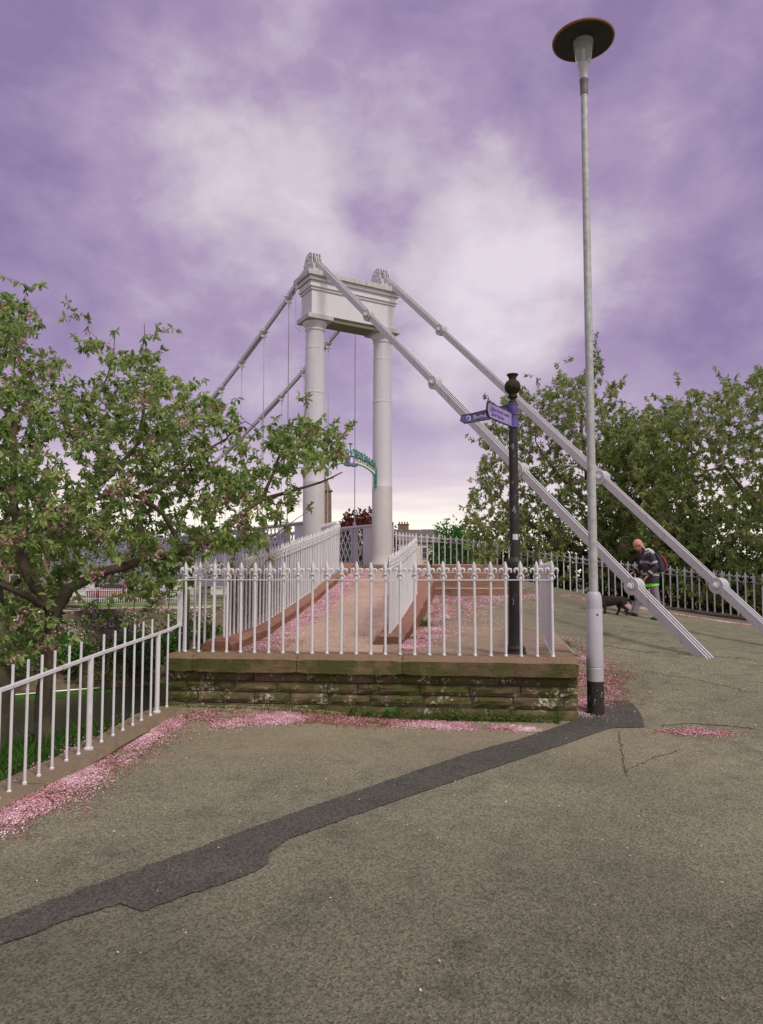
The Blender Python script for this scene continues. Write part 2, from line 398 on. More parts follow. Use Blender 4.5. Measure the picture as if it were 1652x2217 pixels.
def m_bark(name, c):
    m, nt, N, L, b = nodes(name); v = coords(N, L); n = nz(N, L, v, 9, 6, .65, .5); n2 = nz(N, L, v, 2.5, 4)
    col = ramp(N, L, n, [(.3, tuple(q * .5 for q in c)), (.7, c)])
    col = mixc(N, L, step(N, L, n2, .5, .7), col, (.10, .12, .05))
    L.new(col, b.inputs['Base Color']); b.inputs['Roughness'].default_value = .9
    bumpn(N, L, b, n, .8, .02); return m

WHITE = m_paint('white_railing_paint', (.70, .695, .71), (.30, .30, .21), .75, low=None)
COLP = m_paint('column_paint', (.68, .665, .70), (.40, .385, .28), .62, low=(4.27, (.60, .58, .56)))
CHAINP = m_paint('chain_paint', (.60, .61, .62), (.27, .28, .20), .8, .4)
GIRD = m_paint('girder_paint', (.55, .55, .60), (.36, .38, .33), .5)
STAINED = m_paint('grimy_paint', (.52, .51, .50), (.13, .13, .07), 1.0)
UNDER = m_paint('mossy_soffit', (.20, .20, .13), (.07, .09, .03), 1.0, .9)
GALV = m_plain('galvanised_steel', (.46, .47, .45), .55, .25, 14, .15)
SLEEVE = m_plain('grey_coated_steel', (.48, .47, .50), .42, .08, 5, .1)
BLACKP = m_paint('black_paint', (.022, .020, .019), (.42, .42, .42), .0, .5)
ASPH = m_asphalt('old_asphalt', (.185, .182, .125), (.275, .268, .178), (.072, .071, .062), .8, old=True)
PATCH = m_asphalt('newer_asphalt', (.086, .085, .072), (.116, .113, .094), (.040, .039, .034), .85, None)
GRAVEL = m_asphalt('rosy_gravel_surface', (.50, .355, .285), (.60, .44, .35), (.17, .10, .075), .55, (.42, .20, .16))
STONE = m_stone('mossy_wall_stone', (.190, .150, .092), (.110, .088, .050), (.100, .108, .030), (.50, .46, .36), None, (.40, .60), (.50, .62))
COPE = m_stone('red_coping_stone', (.20, .15, .088), (.125, .10, .055), (.105, .108, .036), (.45, .40, .32), (.295, .195, .13), (.42, .60), (.70, .78))
KERB = m_stone('red_sandstone', (.35, .175, .12), (.20, .105, .075), (.16, .14, .06), (.46, .36, .28), (.37, .20, .145), (.58, .8), (.72, .80))
KERB2 = m_stone('grey_brown_sandstone', (.25, .19, .125), (.14, .115, .07), (.11, .115, .045), (.42, .36, .28), (.27, .205, .14), (.42, .62), (.62, .74))
STEPS = m_stone('tan_step_stone', (.34, .215, .16), (.24, .15, .11), (.17, .13, .08), None, (.60, .47, .37), (.52, .8))
def m_chipped(name, c, chip, lo=.66, hi=.70, rough=.6):
    m, nt, N, L, b = nodes(name); v = coords(N, L); vs = coords(N, L, (1, 1, .45))
    n = nz(N, L, vs, 26, 6, .7); n2 = nz(N, L, v, 3, 4); n3 = nz(N, L, v, 9, 5, .6)
    base = ramp(N, L, n3, [(.35, c), (.75, tuple(q * 1.6 + .004 for q in c))])
    f = N.new('ShaderNodeMath'); f.operation = 'MULTIPLY'; L.new(step(N, L, n, lo, hi), f.inputs[0]); L.new(step(N, L, n2, .45, .58), f.inputs[1])
    L.new(mixc(N, L, f.outputs[0], base, chip), b.inputs['Base Color']); b.inputs['Roughness'].default_value = rough
    bumpn(N, L, b, n3, .2, .003); return m
BLACKC = m_chipped('chipped_black_paint', (.016, .014, .012), (.50, .50, .50), .59, .63)

# ------------------------------------------------------------------ height of the tarmac
CP_ = np.array([(-3, 5.9, -.08), (-2.6, 8.8, .07), (0, 8.6, .02), (2.2, 8.3, 0), (2.7, 8.8, 0), (0, 4, -.1), (-4, 2, -.12), (5, 3, -.12), (11, 3, -.10), (0, 1, -.12),
    (4, 8.4, .02), (8, 8, .0), (14, 8, .0), (3.2, 10.4, .24), (3.2, 11.9, .47), (5.02, 11.5, .38), (9, 12, .30), (14, 12, .22), (5.6, 15.7, .74), (9.7, 18.9, .47),
    (12, 16.3, .32), (6.5, 22, 1.03), (2.6, 24.4, 1.78), (1.5, 16.2, 1.20), (3.3, 16.3, 1.18), (1.5, 12.6, .78), (1.6, 14, .98), (3.5, 14, .82), (3.4, 20, 1.6),
    (-1, 10, .3), (-1, 14, .9), (-1, 18, 1.6), (4.2, 9.8, .16)])
def _tps_fit(P):
    n = len(P); d = np.linalg.norm(P[:, None, :2] - P[None, :, :2], axis=2)
    K = np.where(d > 0, d * d * np.log(d + 1e-12), 0) + np.eye(n) * .35
    A = np.zeros((n + 3, n + 3)); A[:n, :n] = K; A[:n, n] = 1; A[:n, n + 1:] = P[:, :2]; A[n, :n] = 1; A[n + 1:, :n] = P[:, :2].T
    return np.linalg.solve(A, np.concatenate([P[:, 2], [0, 0, 0]]))
_W = _tps_fit(CP_)
def gz(X, Y):
    X = np.clip(np.asarray(X, float), -4.5, 14); Y = np.clip(np.asarray(Y, float), 1, 25)
    s = X.shape; x = X.ravel(); y = Y.ravel()
    d = np.sqrt((x[:, None] - CP_[None, :, 0]) ** 2 + (y[:, None] - CP_[None, :, 1]) ** 2) + 1e-12
    v = (d * d * np.log(d)) @ _W[:-3] + _W[-3] + _W[-2] * x + _W[-1] * y
    v = v + .012 * np.sin(x * 1.7 + y * .9) * np.sin(y * 1.3 - x * .4)
    return v.reshape(s)
def g1(x, y): return float(gz(np.array([x]), np.array([y]))[0])
def onground(x, y):
    """where a sight line through the photograph meets the tarmac"""
    d = ray(x, y); t = 1.0; prev = None
    lo, hi = 1.0, 60.0; last = 1.0
    for t in np.linspace(1.5, 40, 160):
        p = Vector((0, 0, CAM_Z)) + d * t
        if p.z < g1(p.x, p.y): hi = t; lo = last; break
        last = t
    for _ in range(24):
        t = (lo + hi) / 2; p = Vector((0, 0, CAM_Z)) + d * t
        if p.z < g1(p.x, p.y): hi = t
        else: lo = t
    return Vector((0, 0, CAM_Z)) + d * hi

# ramp inside the railed enclosure
RZ = [(8.5, .64), (9.3, .665), (10.87, .755), (13.1, 1.03), (14.2, 1.18), (16.5, 1.57), (18.35, 1.84)]
def rz(y): return float(np.interp(y, [p[0] for p in RZ], [p[1] for p in RZ]))
def xl_ramp(y): return -1.87 + .136 * (y - 9.3)
def xm_ramp(y): return -.02 + .143 * (y - 10.7)         # left edge of the middle kerb
DECK = 1.93; STEPY = 16.3

def grid_sheet(name, mat, ys, fl, fr, fz, nx, label=None, kind='structure', org=(0, 0, 0), ymin=None):
    vs = []; n = nx + 1
    for y in ys:
        a, b = fl(y), fr(y)
        for i in range(n):
            x = a + (b - a) * i / nx; vs.append((x, y))
    vs = np.array(vs)
    if ymin: vs[:, 1] = np.maximum(vs[:, 1], ymin(vs[:, 0]))
    z = fz(vs[:, 0], vs[:, 1]); V = np.column_stack([vs, z])
    F = []
    for j in range(len(ys) - 1):
        for i in range(nx):
            a = j * n + i; F.append((a, a + 1, a + n + 1, a + n))
    F = np.array(F)
    me = np_mesh(name, V, F, np.full(len(F), .5), mat, org, True)
    return tag(link_mesh(name, me, None, org), None, None, None, kind)
def lerp_fn(pts):
    a = [p[0] for p in pts]; b = [p[1] for p in pts]
    return lambda y: float(np.interp(y, a, b))
XL = lerp_fn([(-12, -4.6), (4, -3.45), (5.9, -3.22), (8.75, -2.80), (9.0, -2.35), (9.8, -2.1), (18, -.95), (24.6, .4)])
XR = lerp_fn([(-12, 40), (3, 26), (15.5, 13.2), (19.1, 9.9), (22.2, 6.6), (24.6, 2.7)])
ys = np.concatenate([np.linspace(-12, 0, 7)[:-1], np.linspace(0, 12, 61)[:-1], np.linspace(12, 24.6, 51)])
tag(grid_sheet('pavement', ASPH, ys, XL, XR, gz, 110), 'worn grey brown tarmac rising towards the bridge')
# skirt that closes the tarmac's edge towards the river
mb = MB()
for fn, s in ((XL, -1), (XR, 1)):
    yy = np.linspace(-12, 24.6, 60)
    for a, b in zip(yy[:-1], yy[1:]):
        if s < 0 and 8.75 <= a: continue
        xa, xb = fn(a), fn(b); za, zb = g1(xa, a), g1(xb, b)
        q = [(xa, a, za - .002), (xb, b, zb - .002), (xb, b, zb - 1.2), (xa, a, za - 1.2)]
        mb.add(q, [(0, 1, 2, 3)])
tag(mb.build('embankment_edge', KERB2), None, None, None, 'structure')

def fz_ramp(x, y): return np.interp(y, [p[0] for p in RZ], [p[1] for p in RZ]) + .006 * np.sin(x * 5 + y * 3)
grid_sheet('ramp_path', GRAVEL, np.linspace(8.62, 18.32, 60), lambda y: max(-2.1, xl_ramp(y) - .02), lambda y: xm_ramp(max(y, 10.0)) + (.1 if y > 10.1 else .15), fz_ramp, 14, ymin=lambda x: 8.36 + (2.21 - x) * .129 + .30)
FC = m_asphalt('rosy_tarmac', (.34, .26, .19), (.42, .32, .235), (.12, .085, .065), .6, (.40, .19, .15))
grid_sheet('forecourt', FC, np.linspace(8.62, 13.0, 30), lambda y: xm_ramp(max(y, 10.0)) + (.3 if y > 10.1 else .15), lambda y: 2.33 + .12 * (y - 8.6) if y < 11.9 else 2.7 - .5 * (y - 11.9),
           lambda x, y: .665 + .036 * (y - 8.6) + np.where(y > 12.2, -.14 * (y - 12.2), 0), 20, ymin=lambda x: 8.36 + (2.21 - x) * .129 + .30)

# dark trench repair across the pavement and round the lamp post
UP = [(-60, 2322), (0, 2300), (121, 2257), (242, 2213), (363, 2168), (484, 2126), (605, 2080), (726, 2037), (847, 1995), (1022, 1935), (1174, 1883), (1290, 1852), (1418, 1810), (1443, 1800), (1470, 1755), (1571, 1752), (1595, 1773), (1608, 1800)]
LO = [(-60, 2390), (0, 2367), (60, 2346), (181, 2298), (302, 2261), (339, 2276), (363, 2280), (460, 2243), (605, 2195), (672, 2160), (668, 2137), (726, 2098), (877, 2043), (961, 2014), (1113, 1962), (1266, 1910), (1424, 1858), (1522, 1822), (1611, 1819)]
def resample(P, n):
    P = np.array(P, float); d = np.r_[0, np.cumsum(np.linalg.norm(np.diff(P, axis=0), axis=1))]; t = np.linspace(0, d[-1], n)
    return np.column_stack([np.interp(t, d, P[:, k]) for k in range(P.shape[1])])
K_ = .8659
U_ = [onground(x * K_, y * K_) for x, y in resample(UP, 420)]; L_ = [onground(x * K_, y * K_) for x, y in resample(LO, 420)]
vs = []; F = []
for i, (a, b) in enumerate(zip(U_, L_)):
    j = .024 * mnoise.noise(a * 9) + .016 * mnoise.noise(a * 37); k = .024 * mnoise.noise(b * 9 + Vector((5, 5, 5))) + .016 * mnoise.noise(b * 37)
    w = (b - a).normalized(); a2 = a - w * j; b2 = b + w * k
    for q in range(9):
        p = a2.lerp(b2, q / 8); vs.append((p.x, p.y))
    if i:
        for q in range(8): c = (i - 1) * 9 + q; F.append((c, c + 9, c + 10, c + 1))
vs = np.array(vs); V = np.column_stack([vs, gz(vs[:, 0], vs[:, 1]) + .007]); F = np.array(F)
# keep the winding upward
n0 = np.cross(V[F[0][1]] - V[F[0][0]], V[F[0][2]] - V[F[0][0]])
if n0[2] < 0: F = F[:, ::-1]
tag(link_mesh('trench_patch', np_mesh('trench_patch', V, F, np.full(len(F), .5), PATCH, smooth=True)), None, None, None, 'structure')

# ------------------------------------------------------------------ river bank, water, far bank
C0 = Vector((-.865, 21.20, 0)); PA = Vector((.797, .604, 0)); PB = Vector((-.604, .797, 0))      # PA: across the bridge, PB: along it over the river
def TB(x, y, z): return Vector((C0.x + PA.x * x + PB.x * y, C0.y + PA.y * x + PB.y * y, z))
def bankz(t, p):
    k = np.clip(p / 4.0, 0, 1); k = k * k * (3 - 2 * k)
    zl = np.interp(t, [-60, -9, -7.6, -5.2, -3.5, 14, 16.5, 19.5, 24.4], [-.6, -.36, -.34, -2.9, -3.9, -3.9, -3.2, -1.5, -.16])
    zr = np.interp(t, [-60, -14, -11, -7, -1, 4, 7, 14, 16.5, 19.5, 24.4], [-.6, -.5, -.12, .18, .25, -2.0, -3.9, -3.9, -3.2, -1.5, -.16])
    return zl * (1 - k) + zr * k + .05 * np.sin(t * 2.1 + p * .7) * np.sin(p * 1.3)
GRASS = m_plain('bank_grass_soil', (.055, .105, .022), .95, .5, 5, c2=(.028, .055, .014), bump=.6, spec=.1)
MULCH = m_plain('pink_brown_mulch', (.17, .12, .09), .95, .5, 3, c2=(.06, .07, .03), bump=.6, spec=.1)
PATHM = m_plain('riverside_path_surface', (.40, .26, .22), .9, .15, 3)
LAWN = m_plain('mown_lawn', (.13, .20, .06), .95, .2, 4, spec=.1)
FARG = m_plain('town_ground', (.16, .17, .09), .95, .3, .3, spec=.1)
def strip(name, mat, t0, t1, nt, p0, p1, npp, fz, dz=0):
    T, Pq = np.meshgrid(np.linspace(t0, t1, nt), np.linspace(p0, p1, npp), indexing='ij'); T = T.ravel(); Pq = Pq.ravel()
    z = fz(T, Pq) + dz; V = np.column_stack([C0.x + PA.x * Pq + PB.x * T, C0.y + PA.y * Pq + PB.y * T, z])
    F = [(i * npp + j, i * npp + j + 1, (i + 1) * npp + j + 1, (i + 1) * npp + j) for i in range(nt - 1) for j in range(npp - 1)]
    return tag(link_mesh(name, np_mesh(name, V, np.array(F), np.full(len(F), .5), mat, smooth=True)), None, None, None, 'structure')
strip('river_bank', GRASS, -70, -3.6, 110, -130, 130, 180, bankz)
strip('river_bed', GRASS, -3.6, 16.4, 30, -130, 130, 90, bankz)
strip('planted_bank', MULCH, 16.4, 24.4, 24, -130, 130, 120, bankz)
strip('riverside_path', PATHM, 24.4, 26.8, 4, -130, 130, 20, lambda t, p: np.full(t.shape, -.16))
strip('lawn', LAWN, 26.8, 33.5, 4, -130, 130, 20, lambda t, p: np.full(t.shape, -.155))
strip('town_ground', FARG, 33.5, 900, 12, -900, 900, 12, lambda t, p: np.full(t.shape, -.15))
wm, nt_, N_, L__, b_ = nodes('river_water')
b_.inputs['Base Color'].default_value = (.035, .04, .022, 1); b_.inputs['Roughness'].default_value = .16; b_.inputs['IOR'].default_value = 1.33
bumpn(N_, L__, b_, nz(N_, L__, coords(N_, L__, (1, 1, 1)), 5, 4, .6, .5), .35, .03)
strip('river', wm, -6, 17.5, 6, -130, 130, 20, lambda t, p: np.full(t.shape, -3.4))

# ------------------------------------------------------------------ low stone wall carrying the front railing
WL = Vector((-2.60, 8.98, 0)); WR = Vector((2.21, 8.36, 0))      # front face corners
wx = (WR - WL).normalized(); wy = Vector((-wx.y, wx.x, 0)); WLEN = (WR - WL).length; UPV = Vector((0, 0, 1))
wall = thing('stone_wall', (WL.x, WL.y, 0), 'low mossy sandstone wall with pale lichen under the front row of white railings', 'wall')
mb = MB(); rnd = random.Random(3)
courses = [(-.06, .125), (.125, .262), (.262, .385), (.385, .50)]
for ci, (z0, z1) in enumerate(courses):
    x = 0.0; first = True
    while x < WLEN - .01:
        w = rnd.uniform(.24, .62) if ci < 3 else rnd.uniform(.5, .9)
        if first: w *= rnd.uniform(.4, 1); first = False
        if x + w > WLEN - .12: w = WLEN - x
        gap = .012; off = rnd.uniform(-.012, .012); dep = .30
        c = WL + wx * (x + w / 2) + wy * (.045 + off + dep / 2) + UPV * ((z0 + z1) / 2)
        tz = rnd.uniform(0, 1)
        nx_ = max(2, int(w / .07)); hz = (z1 - z0 - gap)
        # front face with rough, rounded edges
        def P(i, k, d):
            u = x + gap / 2 + (w - gap) * i / nx_; vz = z0 + gap / 2 + hz * k / 3
            e = .022 if (i in (0, nx_) or k in (0, 3)) else 0
            r = .014 * mnoise.noise(Vector((u * 7, vz * 22, ci * 3.1))) + .006 * mnoise.noise(Vector((u * 25, vz * 40, 1)))
            return WL + wx * min(u, WLEN) + wy * (.045 + off + e - r) + UPV * (vz + .004 * mnoise.noise(Vector((u * 6, k * 3.3, ci)))) if d == 0 else WL + wx * u + wy * (.045 + dep) + UPV * vz
        vs = [P(i, k, 0) for k in range(4) for i in range(nx_ + 1)]
        fs = [(k * (nx_ + 1) + i, k * (nx_ + 1) + i + 1, (k + 1) * (nx_ + 1) + i + 1, (k + 1) * (nx_ + 1) + i) for k in range(3) for i in range(nx_)]
        base = len(vs); vs += [P(0, 0, 1), P(nx_, 0, 1), P(nx_, 3, 1), P(0, 3, 1)]
        a, b, c_, d_ = 0, nx_, 3 * (nx_ + 1) + nx_, 3 * (nx_ + 1)
        fs += [tuple([base] + [base + 1] + list(range(nx_, -1, -1))), tuple([base + 3] + list(range(3 * (nx_ + 1), 3 * (nx_ + 1) + nx_ + 1)) + [base + 2]),
               tuple([base] + [k * (nx_ + 1) for k in range(4)] + [base + 3]), tuple([base + 1, base + 2] + [k * (nx_ + 1) + nx_ for k in (3, 2, 1, 0)]), (base + 1, base, base + 3, base + 2)]
        mb.add(vs, fs, tz, False)
        x += w
mb.build('stone_courses', STONE, wall)
MORT = m_plain('wall_core', (.055, .042, .028), .95, .3, 9)
MB().hexa([WL + wx * .03 + wy * .075 - UPV * .1, WR - wx * .03 + wy * .075 - UPV * .1, WR - wx * .03 + wy * .5 - UPV * .1, WL + wx * .03 + wy * .5 - UPV * .1],
          [WL + wx * .03 + wy * .075 + UPV * .55, WR - wx * .03 + wy * .075 + UPV * .55, WR - wx * .03 + wy * .5 + UPV * .55, WL + wx * .03 + wy * .5 + UPV * .55]).build('wall_core', MORT, wall)
def cope_stone(mb, a, b, nrm, z0a, z0b, th, wd, over, cham, tint, seed=0, split=8):
    """one coping length from a to b, nrm points to its back; chamfered front and back edge"""
    prof = [(-over, 0), (-over, th - cham), (-over + cham, th), (wd - cham, th), (wd, th - cham), (wd, 0)]
    n = max(2, int((b - a).length / .09)); vs = []
    for i in range(n + 1):
        f = i / n; f2 = f; p = a.lerp(b, f); z = z0a + (z0b - z0a) * f
        for k, (d, h) in enumerate(prof):
            e = .012 if i in (0, n) else 0
            j = .016 * mnoise.noise(Vector((p.x * 5, p.y * 5, k * 2.7 + seed))) + .007 * mnoise.noise(Vector((p.x * 19, p.y * 19, k * 2 + seed)))
            dd = d + (j if k < 3 else -j) + (e if k < 3 else -e)
            q = p + nrm * dd + UPV * (z + h - (e if 0 < k < 5 else -e) + j * .4)
            vs.append(q)
    m = len(prof); fs = []
    for i in range(n):
        for k in range(m):
            c = i * m + k; d = i * m + (k + 1) % m
            fs.append((c, c + m, d + m, d) )
    fs.append(tuple(range(m))); fs.append(tuple(n * m + k for k in reversed(range(m))))
    mb.add(vs, fs, tint, False)
for i, (a, b) in enumerate([(0, .34), (.34, 1.62), (1.62, 2.86), (2.86, 4.88)]):
    b = min(b, WLEN); mb = MB()
    cope_stone(mb, WL + wx * (a + .004), WL + wx * (b - .004), wy, .50, .50, .21, .46, .03, .055, .3 + .4 * rnd.random(), i * 3)
    mb.build('coping_stone', COPE, wall)
# right wing of the coping, running back along the pavement
WB = Vector((2.80, 11.75, 0)); ww = (WB - WR); wwn = ww.normalized(); wl_n = Vector((-wwn.y, wwn.x, 0))    # points left / inwards
wing = thing('wing_wall', (WR.x, WR.y, 0), 'short red sandstone coping wall running back from the right corner of the mossy wall', 'wall')
for i in range(3):
    f0, f1 = .46 / ww.length + (1 - .46 / ww.length) * i / 3, .46 / ww.length + (1 - .46 / ww.length) * (i + 1) / 3
    mb = MB(); a = WR + ww * (f0 + .001); b = WR + ww * (f1 - .001)
    cope_stone(mb, a, b, wl_n, .50 + .02 * f0, .50 + .02 * f1, .21, .45, .02, .05, rnd.random(), 9 + i); mb.build('coping_stone', KERB2 if i == 0 else KERB, wing)
MB().hexa([WR + ww * .14 + wl_n * .03 - UPV * .1, WB + wl_n * .03 - UPV * .1, WB + wl_n * .4 - UPV * .1, WR + ww * .14 + wl_n * .4 - UPV * .1],
          [WR + ww * .14 + wl_n * .03 + UPV * .52, WB + wl_n * .03 + UPV * .52, WB + wl_n * .4 + UPV * .52, WR + ww * .14 + wl_n * .4 + UPV * .52], .6).build('stone_courses', STONE, wing)

# kerbs of the ramp
def kerb(name, pts, zs, nrmw, th, mat, label, retain=None, seed=0, cham=.05):
    t = thing(name, (pts[0].x, pts[0].y, zs[0]), label, 'kerb')
    for i in range(len(pts) - 1):
        a, b = pts[i], pts[i + 1]; d = (b - a).normalized(); n = Vector((-d.y, d.x, 0)) * (1 if nrmw > 0 else -1)
        nseg = max(1, round((b - a).length / 1.25))
        for s in range(nseg):
            f0, f1 = s / nseg, (s + 1) / nseg; mb = MB()
            p, q = a.lerp(b, f0) + d * .003, a.lerp(b, f1) - d * .003
            za, zb = zs[i] + (zs[i + 1] - zs[i]) * f0, zs[i] + (zs[i + 1] - zs[i]) * f1
            if nrmw > 0: cope_stone(mb, p, q, n, za - th, zb - th, th, abs(nrmw), 0, cham, rnd.random(), seed + i * 5 + s)
            else: cope_stone(mb, q, p, n, zb - th, za - th, th, abs(nrmw), 0, cham, rnd.random(), seed + i * 5 + s)
            mb.build('kerb_stone', mat, t)
    return t
yy = [9.35, 10.87, 13.1, 14.2, 15.4, 16.5, 17.4, 18.3]
LP = [Vector((xl_ramp(y), y, 0)) for y in yy]
lk = kerb('ramp_kerb', LP, [rz(y) + .16 for y in yy], .42, .34, KERB, 'long red sandstone kerb climbing the left side of the ramp under railings', seed=30)
# left coping between the front corner and the ramp kerb
CLN = [Vector((-2.16, 9.05, 0)), Vector((-1.9, 9.34, 0))]
# retaining wall below the left kerb
mb = MB()
base_l = [WL + wx * .06 + wy * .30, Vector((-2.22, 9.75, 0))] + [Vector((xl_ramp(y) - .38, y, 0)) for y in yy[1:]] + [Vector((-1.95, 20.2, 0))]
ztop = [.5, .55] + [rz(y) - .05 for y in yy[1:]] + [1.8]
for i in range(len(base_l) - 1):
    a, b = base_l[i], base_l[i + 1]
    d = (b - a).normalized(); n = Vector((d.y, -d.x, 0)) * .3
    mb.hexa([a - UPV * 4, a + n - UPV * 4, b + n - UPV * 4, b - UPV * 4], [a + UPV * ztop[i], a + n + UPV * ztop[i], b + n + UPV * ztop[i + 1], b + UPV * ztop[i + 1]], rnd.random())
tag(mb.build('retaining_wall', STONE, org=(WL.x, WL.y, 0)), 'tall stone retaining wall dropping to the river under the left ramp kerb', 'wall')
my = [10.12, 11.4, 12.8, 14.2, 15.3, 16.28]
MP = [Vector((xm_ramp(y), y, 0)) for y in my]
kerb('middle_kerb', MP, [rz(y) + .12 for y in my], -.40, .40, KERB, 'red sandstone kerb with a square end between ramp and pink petal strip', seed=50)

# deck landing and steps
def steps():
    t = thing('stone_steps', (1.0, STEPY, 1.2), 'broad tan stone steps climbing to the bridge beside the middle kerb', 'steps')
    zs = [1.385, 1.56, 1.735, DECK]; rx = [3.25, 3.02, 2.78, 2.5]
    for i, (z, x1) in enumerate(zip(zs, rx)):
        y0 = STEPY + .42 * i; x0 = 1.02 + .06 * i; y1 = 18.2
        mb = MB(); n = 14; bot = []; top = []
        front = [(x0 + (x1 - x0) * k / n, y0 + (.55 * max(0, (k / n - .72)) / .28) ** 2 * 1.3) for k in range(n + 1)]
        poly = front + [(x1 + .12, y1), (x0, y1)]
        c = .015
        for lvl, (dz, ins) in enumerate(((-.5, 0), (-.012, 0), (0, .012))):
            for (px, py) in poly: bot.append(Vector((px, py + (ins if py < y1 else 0), z + dz)))
        m = len(poly); fs = []
        for l in range(2):
            for k in range(m): a = l * m + k; b = l * m + (k + 1) % m; fs.append((a, b, b + m, a + m))
        fs.append(tuple(2 * m + k for k in range(m)))
        mb.add(bot, fs, .3 + .4 * random.random()); mb.build('step', STEPS, t)
    return t
steps()
# landing slab behind the steps up to the towers
def poly_prism(name, pts, z0, z1, mat, kind='structure'):
    mb = MB(); mb.prism([(p[0], p[1]) for p in pts], (0, 0, (z0 + z1) / 2), (1, 0, 0), (0, 1, 0), (0, 0, 1), z1 - z0)
    o = mb.build(name, mat); return tag(o, None, None, None, kind)
poly_prism('landing', [(-1.35, 18.37), (1.24, 18.32), (1.24, 18.05), (3.1, 18.05), (4.4, 22.6), (2.75, 24.7), (1.2, 24.75), (.35, 23.8), (-2.6, 21.6), (-2.1, 20.1)], 1.2, DECK - .004, STEPS)

# ------------------------------------------------------------------ railings
def picket_mesh(h, r=.0162):
    mb = MB()
    mb.lathe([(r * 1.45, 0), (r * 1.45, .012), (r * 1.05, .022), (r, .03), (r, h)], n=8)
    return mb.data('picket', WHITE)
def finial_mesh():
    mb = MB()                                     # a fleur-de-lis casting, about 20 cm high
    mb.lathe([(.016, 0), (.020, .010), (.013, .020), (.013, .046), (.026, .050), (.028, .057), (.026, .064), (.014, .068)], n=10)
    mb.lathe([(.010, .064), (.016, .078), (.020, .10), (.023, .125), (.0215, .146), (.015, .170), (.008, .190), (.0, .203)], n=8, sy=.62)
    for s in (-1, 1):
        mb.tube([(s * .010, 0, .072), (s * .020, 0, .098), (s * .036, 0, .117), (s * .053, 0, .112), (s * .060, 0, .094), (s * .054, 0, .080), (s * .064, 0, .072)],
                [.009, .012, .0145, .0145, .012, .008, .005], n=7, flat=.8)
        mb.tube([(s * .010, 0, .046), (s * .024, 0, .040), (s * .032, 0, .026), (s * .024, 0, .014), (s * .034, 0, .010)], [.007, .009, .009, .007, .004], n=6, flat=.8)
    for s in (-1, 1):                             # the small ribs front and back
        mb.tube([(0, s * .012, .07), (0, s * .019, .10), (0, s * .016, .14), (0, s * .007, .185)], [.005, .006, .005, .002], n=5)
    return mb.data('finial', WHITE)
FIN = finial_mesh()
def path_pos(pts, d):
    for a, b in zip(pts[:-1], pts[1:]):
        L = (b - a).length
        if d <= L or b is pts[-1]:
            return a + (b - a) * min(1, d / L), (b - a)
        d -= L
def railing(name, pts, spacing, hrail, label, start=0.0, pr=.0162, fs_=1.0):
    """pts: points on the coping; rails, pickets and fleur-de-lis are parts"""
    pts = [Vector(p) for p in pts]; t = thing(name, pts[0], label, 'railing'); o0 = pts[0]
    H = [Vector((p.x, p.y, 0)) for p in pts]; total = sum((b - a).length for a, b in zip(H[:-1], H[1:]))
    mb = MB(); top = [p + UPV * (hrail - .006) for p in pts]
    for a, b in zip(top[:-1], top[1:]):
        d = (b - a).normalized(); n = Vector((-d.y, d.x, 0)).normalized(); u = d.cross(n); L = (b - a).length + .012
        mb.box((a + b) / 2, (L, .040, .012), (d, n, u if u.z > 0 else -u))
    mb.build('rail', WHITE, t)
    pk = picket_mesh(hrail - .013, pr); d = start; i = 0
    while d < total + 1e-4:
        p, dr = path_pos([Vector(q) for q in H], d)
        # height along the path
        acc = 0
        for k in range(len(H) - 1):
            L = (H[k + 1] - H[k]).length
            if d <= acc + L + 1e-6: z = pts[k].z + (pts[k + 1].z - pts[k].z) * (d - acc) / L; break
            acc += L
        ang = math.atan2(dr.y, dr.x) + random.uniform(-.06, .06)
        q = Vector((p.x, p.y, z)) - o0
        o = inst(pk, 'picket', t, q, ang, (random.uniform(-.006, .006), random.uniform(-.006, .006), ang))
        f = inst(FIN, 'finial', o, (0, 0, hrail), 0)
        f.rotation_euler = (random.uniform(-.02, .02), random.uniform(-.03, .03), 0)
        s = random.uniform(.97, 1.03) * fs_; f.scale = (s * 1.14, fs_ * 1.2, s * 1.05)
        d += spacing * random.uniform(.97, 1.03); i += 1
    return t
FA = WL + wx * .15 + wy * .16; FB = WR - wx * .26 + wy * .12
FA.z = FB.z = .712
fr = railing('railing', [FA, FB], .1765, .885, 'front white fleur-de-lis railing standing on the mossy stone wall', start=.03)
mb = MB(); q = FA - wx * .045
mb.box((q.x, q.y, (1.60 + 1.02) / 2), (.062, .012, .58), (wx, wy, UPV)); mb.lathe([(.014, .712), (.014, 1.03)], (q.x, q.y, 0), 8)
mb.build('post', WHITE, fr)
lp = [FA + Vector((-.02, .12, .0)), Vector((-2.02, 9.72, .775)), Vector((-1.75, 11.3, .95)), Vector((-1.49, 13.1, 1.20)), Vector((-1.26, 15.0, 1.44)), Vector((-.98, 17.0, 1.76)), Vector((-1.10, 17.6, 1.86)), Vector((-1.62, 19.95, 1.93))]
railing('railing', lp, .150, .905, 'long white railing climbing the left side of the ramp up to the left column')
mp = [Vector((xm_ramp(y) + .19, y, rz(y) + .125)) for y in (10.3, 11.4, 12.8, 14.25)]
railing('railing', mp, .150, .885, 'white railing on the red kerb between the ramp and the steps')
wp = [FB + wwn * .10 + UPV * 0, FB + wwn * 3.2 + UPV * .02]
wr = railing('railing', wp, .150, .885, 'short white railing running back above the right wing coping', start=.06)
mb = MB(); q = wp[1] + wwn * .08
